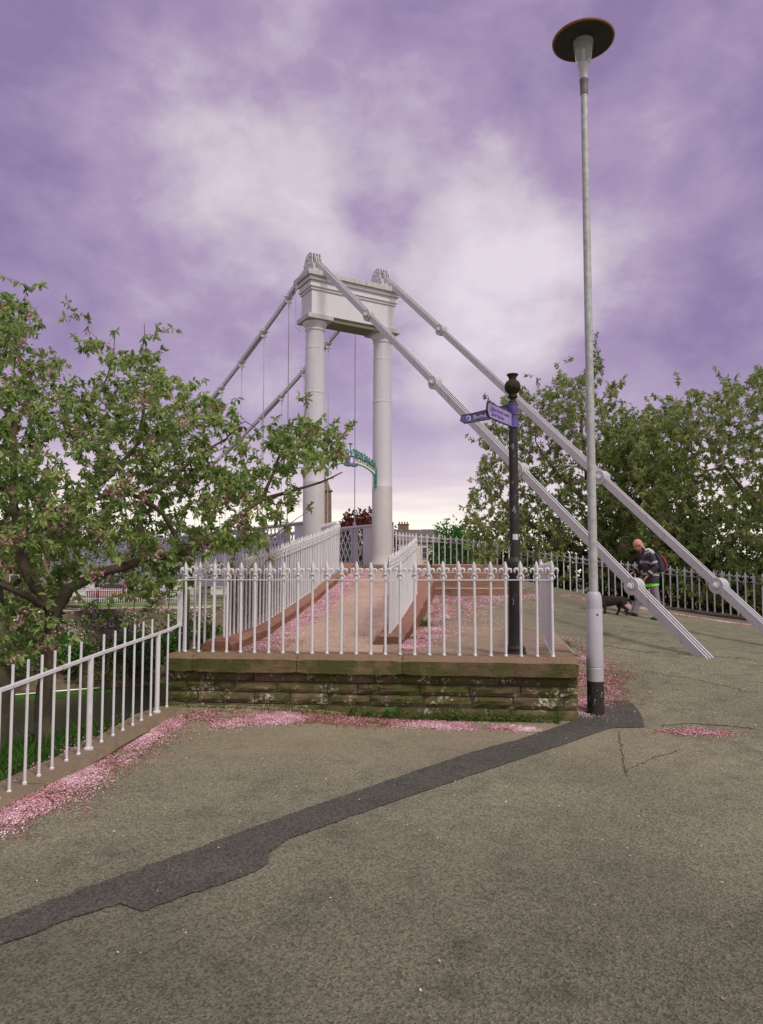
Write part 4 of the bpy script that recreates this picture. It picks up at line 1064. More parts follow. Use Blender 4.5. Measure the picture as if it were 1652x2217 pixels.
def finger(dirv, length, zmid0, h, droop, mat, lines, label, lmat, tilt=0, lsize=.06, icon=True, gap=.055, flip=False):
    u = Vector((dirv[0], dirv[1], -math.tan(droop))).normalized(); nrm = Vector((dirv[1], -dirv[0], 0)).normalized()
    if nrm.dot(Vector((-sx, -sy, 0))) < 0: nrm = -nrm           # front faces the pavement
    v = nrm.cross(u); v = v if v.z > 0 else -v
    o = Vector((sx, sy, zmid0)) + u * .055
    outl = [(0, -h / 2), (length - .05, -h / 2), (length, -h * .08), (length - .03, h / 2), (0, h / 2)]
    mb = MB(); mb.prism(outl, o, u, v, nrm, .018); f = mb.build('sign_arm', mat, sp); 
    if label: f['label'] = label
    mb = MB(); k = len(outl)
    for i in range(k):
        a, b = outl[i], outl[(i + 1) % k]; pa = o + u * a[0] + v * a[1]; pb = o + u * b[0] + v * b[1]; d = (pb - pa).normalized()
        mb.box((pa + pb) / 2, ((pb - pa).length + .006, .024, .011), (d, nrm, d.cross(nrm)))
    mb.build('rim', EDGE, f)
    X = -u; Y = v; Z = X.cross(Y)
    if Z.dot(nrm) < 0: X = u; Z = X.cross(Y)
    ms = []
    for i, (s, frac) in enumerate(lines):
        c = o + u * (length * frac) + v * ((len(lines) - 1) / 2 - i) * gap + nrm * .012
        ms.append(text_mesh(s, lsize, lmat, sp, frameM(c, X, Y, nrm), extr=.0015))
    if ms: link_mesh('lettering', join_meshes(ms, 'lettering', lmat), f)
    if icon:
        mb = MB(); c = o + u * (length * .83) + nrm * .012
        ring = [c + (u * math.cos(a) + v * math.sin(a)) * h * .24 for a in np.linspace(-.4, 4.2, 12)]
        mb.tube(ring, .006, 5); mb.tube([c + v * h * .12 - u * .01, c - v * h * .28 - u * .005], .006, 5); mb.tube([c - v * .28 * h - u * .02, c - v * .30 * h + u * .02], .005, 5); mb.build('symbol', lmat, f)
finger((-1, .04), .60, at(1108, 889, 8.96).z, .105, R(9.5), BLUE, [('Burns Walk', .46)], 'dark blue drooping finger sign pointing left', SLETT, lsize=.066)
finger((-.405, -.62), .70, (zs(895.5) + zs(926)) / 2, .172, 0, FADE, [('Robert Burns Centre', .50), ('and Museum', .56)], 'sun-bleached lilac finger sign pointing towards the viewer', SLET2, lsize=.062, icon=True, gap=.062)
finger((-.62, .78), .62, zs(883), .10, 0, BLUE, [], 'blue finger sign pointing away over the bridge', SLETT, icon=False)
# sticker and peeled paint on the pole
mb = MB(); STK = m_plain('white_sticker', (.62, .60, .62), .5, .15, 60)
for i in range(7):
    a = -math.pi / 2 + (i - 3) * .17; a2 = a + .17
    r1 = .0600; za, zb2 = zs(1169), zs(1157)
    mb.add([(sx + r1 * math.cos(a), sy + r1 * math.sin(a), za), (sx + r1 * math.cos(a2), sy + r1 * math.sin(a2), za), (sx + r1 * math.cos(a2), sy + r1 * math.sin(a2), zb2), (sx + r1 * math.cos(a), sy + r1 * math.sin(a), zb2)], [(0, 1, 2, 3)])
mb.build('sticker', STK, sp)
# ------------------------------------------------------------------ trees
BARK = m_bark('cherry_bark', (.13, .10, .065)); TWIG = m_bark('cherry_twig', (.30, .25, .17))
LEAF_L = m_leaf('cherry_leaves', [(0, (.16, .24, .075)), (.35, (.28, .40, .125)), (.7, (.43, .54, .20)), (.9, (.54, .54, .25)), (1, (.55, .38, .25))], .5)
LEAF_R = m_leaf('cherry_leaves_olive', [(0, (.155, .23, .07)), (.4, (.28, .37, .125)), (.75, (.43, .50, .20)), (.92, (.53, .51, .25)), (1, (.58, .41, .30))], .5)
BLOS = m_leaf('pink_blossom', [(0, (.60, .22, .30)), (.5, (.74, .38, .46)), (1, (.86, .66, .68))], .3)

def frames(D, rng):
    D = D / np.linalg.norm(D, axis=1, keepdims=True); r = rng.normal(size=D.shape); r[:, 2] += 1.6
    S = np.cross(D, r); S /= np.linalg.norm(S, axis=1, keepdims=True) + 1e-9; Nn = np.cross(S, D); return D, S, Nn
def leaves(B, D, Lg, Wd, rng, curl=.18):
    """pointed six-cornered leaves folded along the midrib and drooping at the tip"""
    D, S, Nn = frames(D, rng); L = Lg[:, None]; W = Wd[:, None]; up = Nn * L
    p0 = B; p3 = B + D * L - up * curl
    c1 = B + D * L * .35 + up * .02; c2 = B + D * L * .70 - up * .04
    r1 = c1 + S * W * .5 + up * .06; l1 = c1 - S * W * .5 + up * .06; r2 = c2 + S * W * .40 + up * .03; l2 = c2 - S * W * .40 + up * .03
    V = np.stack([p0, r1, r2, p3, l2, l1], 1).reshape(-1, 3); n = len(B); b = np.arange(n)[:, None] * 6
    F = np.concatenate([b + np.array([[0, 1, 2, 3]]), b + np.array([[0, 3, 4, 5]])], 1).reshape(-1, 4); return V, F
def petals_mesh(B, N_, size, rng):
    r = rng.normal(size=B.shape); S = np.cross(N_, r); S /= np.linalg.norm(S, axis=1, keepdims=True) + 1e-9; T = np.cross(N_, S)
    s = size[:, None]; V = np.stack([B - S * s, B - T * s * .7, B + S * s, B + T * s * .7], 1).reshape(-1, 3)
    return V, (np.arange(len(B))[:, None] * 4 + np.array([[0, 1, 2, 3]]))

def grow(name, label, cat, group, base, limbs, targets, rng, leafmat, leaf=(.095, .042), per=7, along=6, rtip=.0035, blossom=0, flop=.35, up=.25, tint=(.42, .2), limbk=1.0):
    """limbs: polylines [(x, y, z, r)...] each starting on an earlier limb; targets: points the twigs reach for"""
    P = []; par = []; rad0 = []; dirs = []
    paths = []
    for lb in limbs:
        lb = np.array(lb, float); lb[:, 3] *= limbk; d = np.r_[0, np.cumsum(np.linalg.norm(np.diff(lb[:, :3], axis=0), axis=1))]; t = np.linspace(0, d[-1], max(3, int(d[-1] / .16)))
        q = np.column_stack([np.interp(t, d, lb[:, k]) for k in range(4)])
        # gentle meander
        for k in range(1, len(q) - 1):
            w = mnoise.noise_vector(Vector(q[k, :3] * 1.7)) * .05; q[k, :3] += (w.x, w.y, w.z)
        s = len(P)
        if P:
            i0 = int(np.argmin(((np.array(P) - q[0, :3]) ** 2).sum(1)))
        else: i0 = -1
        for k in range(len(q)):
            P.append(q[k, :3]); par.append(i0 if k == 0 else s + k - 1); rad0.append(q[k, 3])
            dirs.append((q[min(k + 1, len(q) - 1), :3] - q[max(k - 1, 0), :3]))
        paths.append((([i0] if i0 >= 0 else []) + list(range(s, len(q) + s)), True))
    P = [np.array(p) for p in P]; limbP = np.array(P)
    dist = np.array([((limbP - t) ** 2).sum(1).min() for t in targets]); order = np.argsort(dist)
    cap = len(P) + len(targets) * 6; A = np.zeros((cap, 3)); A[:len(P)] = P; Dr = np.zeros((cap, 3)); Dr[:len(P)] = dirs
    n = len(P); tips = []
    for ti in order:
        t = targets[ti]; dd = A[:n] - t; d2 = (dd ** 2).sum(1); i = int(np.argmin(d2)); L = math.sqrt(d2[i])
        if L < .05: continue
        a = A[i]; dv = Dr[i] / (np.linalg.norm(Dr[i]) + 1e-9); k = max(2, min(6, int(L / .13)))
        c1 = a + dv * L * .38 + np.array([0, 0, up * L * .35]) + rng.normal(size=3) * L * .10; c2 = t - np.array([0, 0, up * L * .2]) + rng.normal(size=3) * L * .10
        idx = [i]
        for s in range(1, k + 1):
            f = s / k; q = a * (1 - f) ** 3 + 3 * c1 * f * (1 - f) ** 2 + 3 * c2 * f * f * (1 - f) + t * f ** 3
            A[n] = q; Dr[n] = q - A[idx[-1]]; par.append(idx[-1]); rad0.append(0); idx.append(n); n += 1
        paths.append((idx, False)); tips.append(idx)
    par = np.array(par); r = np.zeros(n); cnt = np.zeros(n)
    for i in range(n - 1, -1, -1):
        if cnt[i] == 0: cnt[i] = 1
        if par[i] >= 0: cnt[par[i]] += cnt[i] if par[par[i]] != par[i] else 0
    r = rtip * cnt ** .40
    r = np.maximum(r, 0)
    for i, q in enumerate(rad0):
        if q > 0: r[i] = q
    for i in range(n):
        if rad0[i] == 0 and par[i] >= 0: r[i] = min(r[i], r[par[i]] * .92)
    root = thing(name, base, label, cat, group)
    mt = MB(); mbr = MB()
    for idx, limb in paths:
        pts = [A[i] for i in idx]; rr = [min(r[i], r[idx[1]] * 1.05) if j == 0 else r[i] for j, i in enumerate(idx)]
        if limb: mt.tube(pts, rr, 10, .5)
        else: mbr.tube(pts, rr, 4 if rr[0] < .012 else 6, .5, cap=False)
    mt.build('trunk', BARK, root); mbr.build('branches', TWIG, root)
    # leaves: rosettes at the tips, singles along the last stretch
    B = []; D = []; T = []
    for idx in tips:
        tp = A[idx[-1]]; dv = A[idx[-1]] - A[idx[-2]]; dv /= np.linalg.norm(dv) + 1e-9
        m = max(3, int(rng.normal(per, 1.5))); tt = rng.normal(tint[0], tint[1])
        q = rng.normal(size=(m, 3)) * .75 + dv * .55; q[:, 2] -= flop * rng.random(m); B.append(np.repeat(tp[None], m, 0) + rng.normal(size=(m, 3)) * .012); D.append(q); T.append(tt + rng.normal(size=m) * .13)
        if along:
            seg = idx[-3:]
            for j in range(along):
                f = rng.random() * (len(seg) - 1); s = int(f); f -= s
                b = A[seg[s]] * (1 - f) + A[seg[s + 1]] * f; q = rng.normal(size=3); q[2] -= flop; B.append(b[None]); D.append(q[None]); T.append(np.array([tt - .12 + rng.normal() * .13]))
    B = np.concatenate(B); D = np.concatenate(D); T = np.clip(np.concatenate(T), 0, 1)
    Lg = leaf[0] * rng.uniform(.6, 1.2, len(B)); Wd = leaf[1] * rng.uniform(.8, 1.15, len(B)) * Lg / leaf[0]
    V, F = leaves(B, D, Lg, Wd, rng)
    link_mesh('crown', np_mesh('crown', V, F, np.repeat(T, 2), leafmat, base), root)
    if blossom:
        BB = []; NN = []; TT = []
        for _ in range(blossom):
            idx = tips[rng.integers(len(tips))]; c = A[idx[-2]] + np.array([0, 0, -.05]); m = int(rng.integers(12, 42)); s = rng.uniform(.035, .075)
            BB.append(c + rng.normal(size=(m, 3)) * s * np.array([1, 1, .8])); NN.append(rng.normal(size=(m, 3))); TT.append(np.clip(rng.normal(rng.uniform(.1, .7), .2, m), 0, 1))
        BB = np.concatenate(BB); NN = np.concatenate(NN); NN /= np.linalg.norm(NN, axis=1, keepdims=True)
        V, F = petals_mesh(BB, NN, rng.uniform(.013, .024, len(BB)), rng)
        link_mesh('blossom', np_mesh('blossom', V, F, np.concatenate(TT), BLOS, base), root)
    return root

def in_poly(px, py, poly):
    x, y = px, py; c = np.zeros(len(x), bool); n = len(poly)
    for i in range(n):
        x1, y1 = poly[i]; x2, y2 = poly[(i + 1) % n]
        k = ((y1 > y) != (y2 > y)) & (x < (x2 - x1) * (y - y1) / (y2 - y1 + 1e-12) + x1); c ^= k
    return c
def volume_pts(poly, n, y0, y1, rng, gapv=-.2, sprigs=()):
    """points filling a crown: its outline seen from the path, with real depth y0(x)..y1(x)"""
    xs = [p[0] for p in poly]; ys_ = [p[1] for p in poly]; out = []
    while len(out) < n:
        px = rng.uniform(min(xs), max(xs), 4000); py = rng.uniform(min(ys_), max(ys_), 4000); k = in_poly(px, py, poly)
        # clumps and gaps
        for x, y in zip(px[k], py[k]):
            Y = rng.uniform(y0(x), y1(x)); p = at(x, y, Y)
            if mnoise.noise(Vector(p) * 1.1) + .55 * mnoise.noise(Vector(p) * 2.7) < gapv: continue
            out.append(p)
            if len(out) >= n: break
    for x, y, Y in sprigs: out.append(at(x, y, Y))
    return np.array([tuple(p) for p in out])
def W(x, y, Y, r): p = at(x, y, Y); return (p.x, p.y, p.z, r)

rng = np.random.default_rng(5)
# --- the old cherry on the left bank
tb = Vector((-4.05, 9.0, -.45))
limbs = [
    [(tb.x, tb.y, tb.z - .2, .21), W(100, 1540, 9.0, .15), W(104, 1420, 9.0, .125), W(112, 1330, 9.0, .12), W(150, 1275, 9.1, .10)],
    [W(112, 1330, 9.0, .10), W(70, 1260, 9.0, .095), W(40, 1180, 9.1, .09), W(30, 1080, 9.3, .075), W(26, 960, 9.6, .055), W(60, 860, 9.8, .035), W(72, 780, 9.9, .02)],
    [W(150, 1275, 9.1, .10), W(220, 1235, 9.3, .09), W(310, 1215, 9.5, .085), W(400, 1195, 9.8, .08), W(468, 1160, 10.0, .072), W(520, 1118, 10.1, .062), W(563, 1087, 10.2, .05), W(625, 1066, 10.3, .036), W(691, 1045, 10.3, .024), W(741, 1022, 10.3, .012)],
    [W(563, 1087, 10.2, .04), W(590, 1030, 10.2, .034), W(612, 975, 10.1, .028), W(640, 930, 10.1, .022), W(670, 912, 10.1, .014), W(700, 935, 10.1, .008)],
    [W(400, 1195, 9.8, .05), W(350, 1110, 9.6, .045), W(300, 1080, 9.4, .042), W(250, 1062, 9.3, .038), W(180, 1095, 9.2, .03)],
    [W(300, 1080, 9.4, .045), W(360, 1040, 9.6, .045), W(400, 1010, 9.8, .04), W(440, 985, 10.0, .03), W(490, 950, 10.1, .018)],
    [W(40, 1180, 9.1, .08), W(120, 1120, 9.4, .07), W(200, 1060, 9.8, .06), W(245, 1030, 10.0, .05), W(300, 960, 10.2, .035), W(320, 850, 10.3, .022), W(312, 700, 10.3, .006)],
    [W(245, 1030, 10.0, .045), W(205, 960, 10.1, .035), W(190, 890, 10.2, .026), W(230, 820, 10.2, .016), W(248, 730, 10.2, .006)],
    [W(30, 1080, 9.3, .06), W(-60, 1000, 9.0, .05), W(-130, 900, 8.8, .03)],
    [W(112, 1330, 9.0, .07), W(60, 1290, 8.4, .055), W(-30, 1260, 8.0, .04), W(-140, 1240, 7.6, .03)],
    [W(468, 1160, 10.0, .03), W(520, 1180, 9.9, .025), W(580, 1170, 9.8, .012), W(640, 1125, 9.8, .008), W(672, 1105, 9.8, .004)],
    [W(490, 950, 10.1, .02), W(520, 905, 10.1, .012), W(560, 930, 10.1, .008)],
    [(tb.x - .35, tb.y - .5, tb.z - .2, .24), W(10, 1520, 8.3, .19), W(2, 1400, 8.3, .15), W(-20, 1250, 8.3, .12), W(-60, 1050, 8.4, .08)],
    [W(656, 915, 10.1, .008), W(662, 870, 10.1, .006), W(660, 835, 10.1, .003)],
]
polyL = [(-240, 640), (-60, 610), (10, 640), (60, 650), (95, 700), (60, 770), (120, 745), (190, 715), (240, 760), (290, 770), (320, 735), (345, 790), (420, 830), (460, 850), (500, 880), (520, 900), (560, 925), (600, 925), (660, 905), (700, 925), (745, 935),
         (750, 970), (745, 1000), (700, 1010), (650, 1040), (640, 1095), (600, 1120), (590, 1180), (540, 1195), (490, 1185), (440, 1205), (430, 1250), (400, 1285), (345, 1255), (325, 1310), (250, 1262), (150, 1262), (135, 1370), (60, 1420), (0, 1440), (-240, 1480)]
spr = [(88, 615, 9.6), (60, 625, 9.6), (10, 600, 9.4), (145, 655, 9.7), (135, 690, 9.7), (190, 690, 9.9), (248, 715, 10), (383, 715, 10.3), (340, 705, 10.3), (335, 728, 10.3), (312, 735, 10.3), (350, 757, 10.2), (660, 838, 10.1), (664, 862, 10.1), (650, 862, 10.1), (438, 822, 10.2),
       (515, 862, 10.2), (700, 905, 10.2), (728, 912, 10.2), (765, 918, 10.3), (752, 925, 10.3), (742, 945, 10.3), (720, 930, 10.3), (598, 905, 10.1), (672, 1095, 9.8), (585, 1210, 9.7), (480, 1225, 9.7), (250, 790, 9.9), (100, 1345, 8.6), (125, 1400, 8.5), (160, 1385, 8.6), (60, 1400, 8.3),
       (20, 1380, 8.2), (340, 1300, 9.4), (395, 1290, 9.4), (170, 1290, 9.0), (205, 1310, 9.0), (235, 1330, 9.2), (285, 1290, 9.2), (310, 1325, 9.3), (355, 1285, 9.4), (180, 1340, 8.9), (140, 1440, 8.6), (80, 1440, 8.4), (40, 1430, 8.2), (110, 1380, 8.6), (300, 1260, 9.4), (265, 1285, 9.2), (375, 1262, 9.5), (420, 1262, 9.6), (455, 1240, 9.6), (500, 1222, 9.7), (620, 1150, 9.8), (330, 1340, 9.4), (365, 1330, 9.5), (275, 1350, 9.2), (215, 1345, 9.0), (240, 1300, 9.1), (190, 1370, 9), (385, 1230, 9.5), (545, 1235, 9.8)]
tg = volume_pts(polyL, 3400, lambda x: 7.6 + max(0, min(1, x / 400)) * 1.3, lambda x: 12.2 - max(0, min(1, (x - 300) / 450)) * 1.3, rng, sprigs=spr)
grow('cherry_tree', 'old cherry tree with a long low limb and fading pink blossom on the left bank', 'tree', 'cherry trees beside the bridge', tb, limbs, tg, rng, LEAF_L, (.094, .041), 8, 8, .0029, 420, .5, .2, (.46, .2), limbk=.66)

# --- cherries behind the riverside railing on the right
def right_tree(base, lms, poly, n, y0, y1, label, spr, nb, seed, per=7, along=6):
    rg = np.random.default_rng(seed)
    t_ = volume_pts(poly, n, y0, y1, rg, -.3, sprigs=spr)
    return grow('cherry_tree', label, 'tree', 'cherry trees beside the bridge', base, lms, t_, rg, LEAF_R, (.128, .048), per + 3, along + 3, .0042, nb, .60, .50, (.5, .2))
b1 = Vector((8.4, 25.5, .2))
lm1 = [[(8.4, 25.5, -.2, .30), (8.3, 25.4, 1.4, .24), (8.0, 25.2, 2.4, .18), (7.2, 25.0, 4.0, .13), (6.9, 24.9, 5.6, .07), (6.8, 24.9, 7.6, .02)],
       [(8.3, 25.4, 1.4, .16), (6.6, 25.0, 2.6, .12), (5.2, 24.8, 3.3, .08), (4.0, 24.6, 4.2, .04)],
       [(8.0, 25.2, 2.4, .14), (9.2, 25.2, 4.2, .10), (10.4, 25.2, 5.6, .06), (10.8, 25.1, 6.8, .02)],
       [(7.2, 25.0, 4.0, .09), (6.0, 24.8, 5.0, .06), (5.2, 24.7, 6.2, .02)],
       [(8.3, 25.4, 1.4, .12), (7.2, 23.8, 2.4, .09), (6.2, 23.2, 3.2, .05)],
       [(8.3, 25.4, 1.9, .12), (9.4, 23.9, 2.9, .09), (10.4, 22.8, 3.6, .05)]]
poly1 = [(1020, 1240), (1003, 1160), (1012, 1100), (1025, 1040), (1045, 985), (1035, 930), (1065, 905), (1090, 860), (1120, 830), (1150, 850), (1185, 835), (1215, 800), (1245, 830), (1285, 760), (1300, 760), (1305, 830), (1350, 825), (1335, 880), (1310, 910), (1350, 930), (1400, 900), (1440, 960), (1450, 1250), (1300, 1260)]
sp1 = [(1293, 725, 24.5), (1290, 745, 24.5), (1236, 778, 24.2), (1205, 790, 24.2), (1210, 805, 24.2), (1140, 812, 24), (1165, 822, 24), (1133, 838, 24), (1352, 815, 24.5), (1345, 835, 24.4), (1050, 858, 24), (1060, 868, 24), (998, 1098, 24), (1018, 1040, 24), (1012, 945, 23.8), (1025, 952, 23.8), (1040, 960, 23.8), (1005, 1135, 24.1)]
right_tree(b1, lm1, poly1, 3000, lambda x: 22.7 - max(0, (x - 1150)) / 300 * 1.2, lambda x: 27.0, 'cherry tree with pink tinged crown behind the signpost and lamp post', sp1, 300, 21)
b2 = Vector((13.6, 21.8, 0))
lm2 = [[(13.6, 21.8, -.5, .30), (13.5, 21.7, 1.3, .25), (13.3, 21.6, 2.2, .18), (12.8, 21.4, 3.8, .12), (12.6, 21.3, 5.2, .06)],
       [(13.5, 21.7, 1.3, .15), (11.8, 21.4, 2.8, .11), (10.6, 21.2, 3.9, .07), (9.8, 21.2, 5.0, .03)],
       [(13.3, 21.6, 2.2, .15), (14.8, 21.4, 3.7, .11), (16.0, 21.2, 4.8, .06)],
       [(13.5, 21.7, 1.2, .12), (12.4, 20.2, 2.2, .08), (11.4, 19.6, 2.8, .05)],
       [(13.5, 21.7, 1.5, .12), (14.6, 20.0, 2.4, .08), (15.6, 19.4, 3.0, .05)]]
poly2 = [(1385, 1280), (1375, 1100), (1365, 960), (1400, 905), (1435, 880), (1450, 850), (1475, 870), (1500, 840), (1545, 855), (1560, 815), (1600, 835), (1640, 800), (1700, 790), (1800, 830), (1900, 1000), (1900, 1330), (1640, 1320)]
sp2 = [(1463, 808, 21.5), (1468, 825, 21.5), (1490, 850, 21.5), (1550, 797, 21.2), (1556, 810, 21.2), (1595, 812, 21.2), (1640, 795, 21), (1648, 800, 21), (1415, 855, 21.8), (1420, 862, 21.8), (1443, 862, 21.8), (1575, 820, 21)]
right_tree(b2, lm2, poly2, 3300, lambda x: 20.6 - max(0, (x - 1400)) / 260 * 2.3, lambda x: 24.0, 'dense round cherry tree behind the riverside railing at the right edge', sp2, 110, 22)

# low dark undergrowth behind the railing
SHRUBL = m_leaf('shrub_leaves', [(0, (.03, .055, .016)), (.5, (.07, .12, .034)), (.85, (.13, .20, .06)), (1, (.24, .17, .09))])
BRIGHTL = m_leaf('bright_shrub_leaves', [(0, (.03, .10, .02)), (.5, (.07, .22, .035)), (1, (.16, .34, .07))])
COPPER = m_leaf('copper_beech_leaves', [(0, (.05, .018, .02)), (.5, (.16, .045, .045)), (1, (.34, .12, .11))])
def shrub(name, label, cat, c, rx, ry, h, n, mat, ls, seed, group=None, trunk_h=0, pink=0, shell=.5, gaps=-.25, stems=9):
    rg = np.random.default_rng(seed); c = Vector(c); t = thing(name, c, label, cat, group)
    U = rg.normal(size=(n * 2, 3)); U /= np.linalg.norm(U, axis=1, keepdims=True); U = U[U[:, 2] > -.55]; r = rg.uniform(shell, 1, len(U)) ** .7
    lump = np.array([1 + .28 * mnoise.noise(Vector(u) * 1.9 + Vector((seed, 0, 0))) + .14 * mnoise.noise(Vector(u) * 4.6 + Vector((0, seed, 0))) for u in U])
    Pn = U * (r * lump)[:, None] * np.array([rx, ry, h * .62]); Pn += np.array([c.x, c.y, c.z + trunk_h + h * .42])
    keep = np.array([mnoise.noise(Vector(p) * (2.2 / max(rx, .6))) > gaps for p in Pn]) & (Pn[:, 2] > c.z - .1); Pn = Pn[keep][:n]; U = U[keep][:n]
    D = U * .8 + rg.normal(size=Pn.shape) * .8; L_ = ls * rg.uniform(.6, 1.3, len(Pn))
    V, F = leaves(Pn, D, L_, L_ * .5, rg); T = np.clip(.5 + rg.normal(size=len(Pn)) * .25, 0, 1)
    link_mesh('foliage' if not trunk_h else 'crown', np_mesh('foliage', V, F, np.repeat(T, 2), mat, c), t)
    mb = MB()
    for k in range(stems):
        e = Pn[rg.integers(len(Pn))]; s = c + Vector((rg.normal() * rx * .1, rg.normal() * ry * .1, -.3))
        m1 = s.lerp(Vector(e), .5) + Vector((0, 0, h * .12)); mb.tube([s, Vector((s.x, s.y, c.z + trunk_h * .8 + .05)), m1, e], [.02 * h + .03 * trunk_h, .016 * h + .025 * trunk_h, .01 * h, .003 * h], 6)
    mb.build('trunk' if trunk_h else 'stem', BARK, t)
    if pink:
        q = Pn[rg.integers(0, len(Pn), pink)]; q = np.repeat(q, 14, 0) + rg.normal(size=(pink * 14, 3)) * .06; nn = rg.normal(size=q.shape); nn /= np.linalg.norm(nn, axis=1, keepdims=True)
        V, F = petals_mesh(q, nn, np.full(len(q), .03), rg); link_mesh('blossom', np_mesh('blossom', V, F, rg.random(len(q)), BLOS, c), t)
    return t
b3 = Vector((11.2, 25.2, 0))
lm3 = [[(11.2, 25.2, -.5, .24), (11.1, 25.1, 1.6, .19), (10.6, 25.0, 3.2, .12), (10.3, 24.9, 5.0, .06), (10.2, 24.9, 6.4, .02)], [(11.1, 25.1, 1.6, .12), (9.4, 24.6, 3.0, .07), (8.6, 24.3, 4.0, .03)], [(11.1, 25.1, 1.8, .12), (12.0, 24.2, 3.4, .07), (12.4, 24.0, 4.6, .03)]]
poly3 = [(1300, 1270), (1290, 1000), (1320, 900), (1345, 880), (1370, 895), (1400, 875), (1430, 890), (1460, 870), (1500, 890), (1520, 1270)]
right_tree(b3, lm3, poly3, 1900, lambda x: 23.0, lambda x: 26.5, 'cherry tree filling the gap between lamp post and right-edge cherry', [(1400, 862, 25), (1345, 868, 25), (1372, 884, 25)], 70, 23)
G_ = 'dark shrubs under the cherries'
for i, (x, y, z, rx, ry, h) in enumerate([(5.0, 25.2, .6, 1.5, .9, 2.2), (7.3, 24.4, .3, 1.6, 1.0, 2.4), (9.4, 22.9, .1, 1.6, 1.0, 2.5), (11.6, 21.3, -.1, 1.7, 1.0, 2.4), (13.6, 19.0, -.2, 1.7, 1.0, 2.4), (15.6, 17.2, -.3, 1.7, 1.0, 2.3), (10.6, 25.0, 0, 2.2, 1.2, 3.6), (13.4, 24.0, 0, 2.2, 1.2, 3.6)]):
    shrub('shrub', ['dark shrub behind the railing left of the signpost', 'dark shrub behind the railing right of the signpost', 'dark shrub behind the railing between lamp post and dog', 'dark shrub behind the railing behind the walking man', 'dark shrub behind the railing right of the man',
                    'dark shrub behind the railing at the right edge', 'tall dark shrub deep under the signpost cherry', 'tall dark shrub deep under the right-edge cherry'][i], 'shrub', (x, y, z), rx, ry, h, 2300, SHRUBL, .16, 40 + i, G_)
shrub('shrub', 'bright green bush between the far houses and the right cherry', 'shrub', at(985, 1262, 33), 1.15, 1.2, 2.7, 2600, BRIGHTL, .16, 60)
shrub('shrub', 'low pale green bush behind the riverside railing beside the steps', 'shrub', (2.6, 26.2, 1.0), 1.0, .8, 1.3, 900, BRIGHTL, .12, 61, pink=12)
shrub('copper_beech', 'dark red copper beech seen between the two bridge columns', 'tree', at(782, 1262, 60), 2.9, 2.9, 5.3, 4200, COPPER, .34, 62, None, .4, gaps=-.12)
shrub('copper_beech', 'small red leaved tree over the left end of the bridge parapet', 'tree', at(700, 1262, 66), 3.0, 3.0, 3.5, 2500, COPPER, .34, 63, None, .4, gaps=-.1)
shrub('shrub', 'reddish flowering bush in front of the cream houses', 'shrub', at(866, 1262, 62), 1.5, 1.5, 2.2, 1200, COPPER, .22, 64, pink=30)
for i, (px, Y, rx, h) in enumerate([(745, 54, 2.0, 2.6), (772, 52, 1.8, 2.2), (650, 56, 2.4, 2.4)]):
    shrub('shrub', ['dark flowering bush behind the bridge lattice left of the hanger', 'green flowering bush behind the bridge lattice beside the right column', 'bush across the river left of the left column'][i], 'shrub', at(px, 1256, Y), rx, rx, h, 1300, SHRUBL, .24, 66 + i, pink=16)
for i, (px, Y, rx, h) in enumerate([(160, 64, 2.4, 3.6), (262, 66, 2.0, 3.0), (340, 62, 1.8, 2.8), (440, 66, 2.2, 3.4), (520, 62, 2.2, 3.2), (590, 68, 2.4, 3.2)]):
    shrub('garden_tree', ['small garden tree at the left end of the long white house', 'small garden tree before the middle of the long white house', 'small garden tree right of the red car', 'small garden tree behind the corner of the front railing', 'small garden tree behind the left ramp railing', 'small garden tree behind the left bridge parapet'][i], 'tree', at(px, 1256, Y), rx, rx, h, 1500, (SHRUBL, BRIGHTL, COPPER)[i % 3], .24, 130 + i, 'small garden trees across the river', .6, pink=14, gaps=-.15)
# green growth along the far water's edge
labs = ['dark green waterside bush, %s across the river' % s for s in ('leftmost', 'second from the left', 'behind the left cherry trunk', 'between trunk and low railing', 'above the low railing', 'beside the corner post', 'left of the ramp railing', 'behind the ramp railing')]
for i in range(8):
    p = -9.0 + i * 2.4; t_ = 16.9 + (i % 3) * .7; q = TB(p, t_, 0); q.z = float(bankz(np.array([t_]), np.array([p]))[0]) - .1
    shrub('bush', labs[i], 'bush', q, 2.1, 1.4, 1.5 + .3 * (i % 2), 1500, SHRUBL if i % 2 else BRIGHTL, .20, 80 + i, 'bushes on the far waterside')
# small flowers, scattered over the far planted bank
rg = np.random.default_rng(9); n = 60000; tt = rg.uniform(17.5, 24.3, n); pp = rg.uniform(-18, 16, n)
Bq = np.column_stack([C0.x + PA.x * pp + PB.x * tt, C0.y + PA.y * pp + PB.y * tt, bankz(tt, pp) + rg.uniform(.03, .22, n)])
k = np.array([mnoise.noise(Vector(b) * .9) > -.02 for b in Bq]); Bq = Bq[k]; nn = rg.normal(size=Bq.shape); nn[:, 1] -= 1; nn /= np.linalg.norm(nn, axis=1, keepdims=True)
V, F = petals_mesh(Bq, nn, rg.uniform(.03, .075, len(Bq)), rg)
FLW = m_leaf('bank_flowers', [(0, (.72, .66, .60)), (.35, (.66, .42, .46)), (.42, (.07, .14, .04)), (1, (.14, .24, .07))], .1)
tag(link_mesh('bank_flowers', np_mesh('bank_flowers', V, F, rg.random(len(Bq)), FLW)), 'pale flowers and seedlings scattered on the far bank', 'flowers', None, 'stuff')

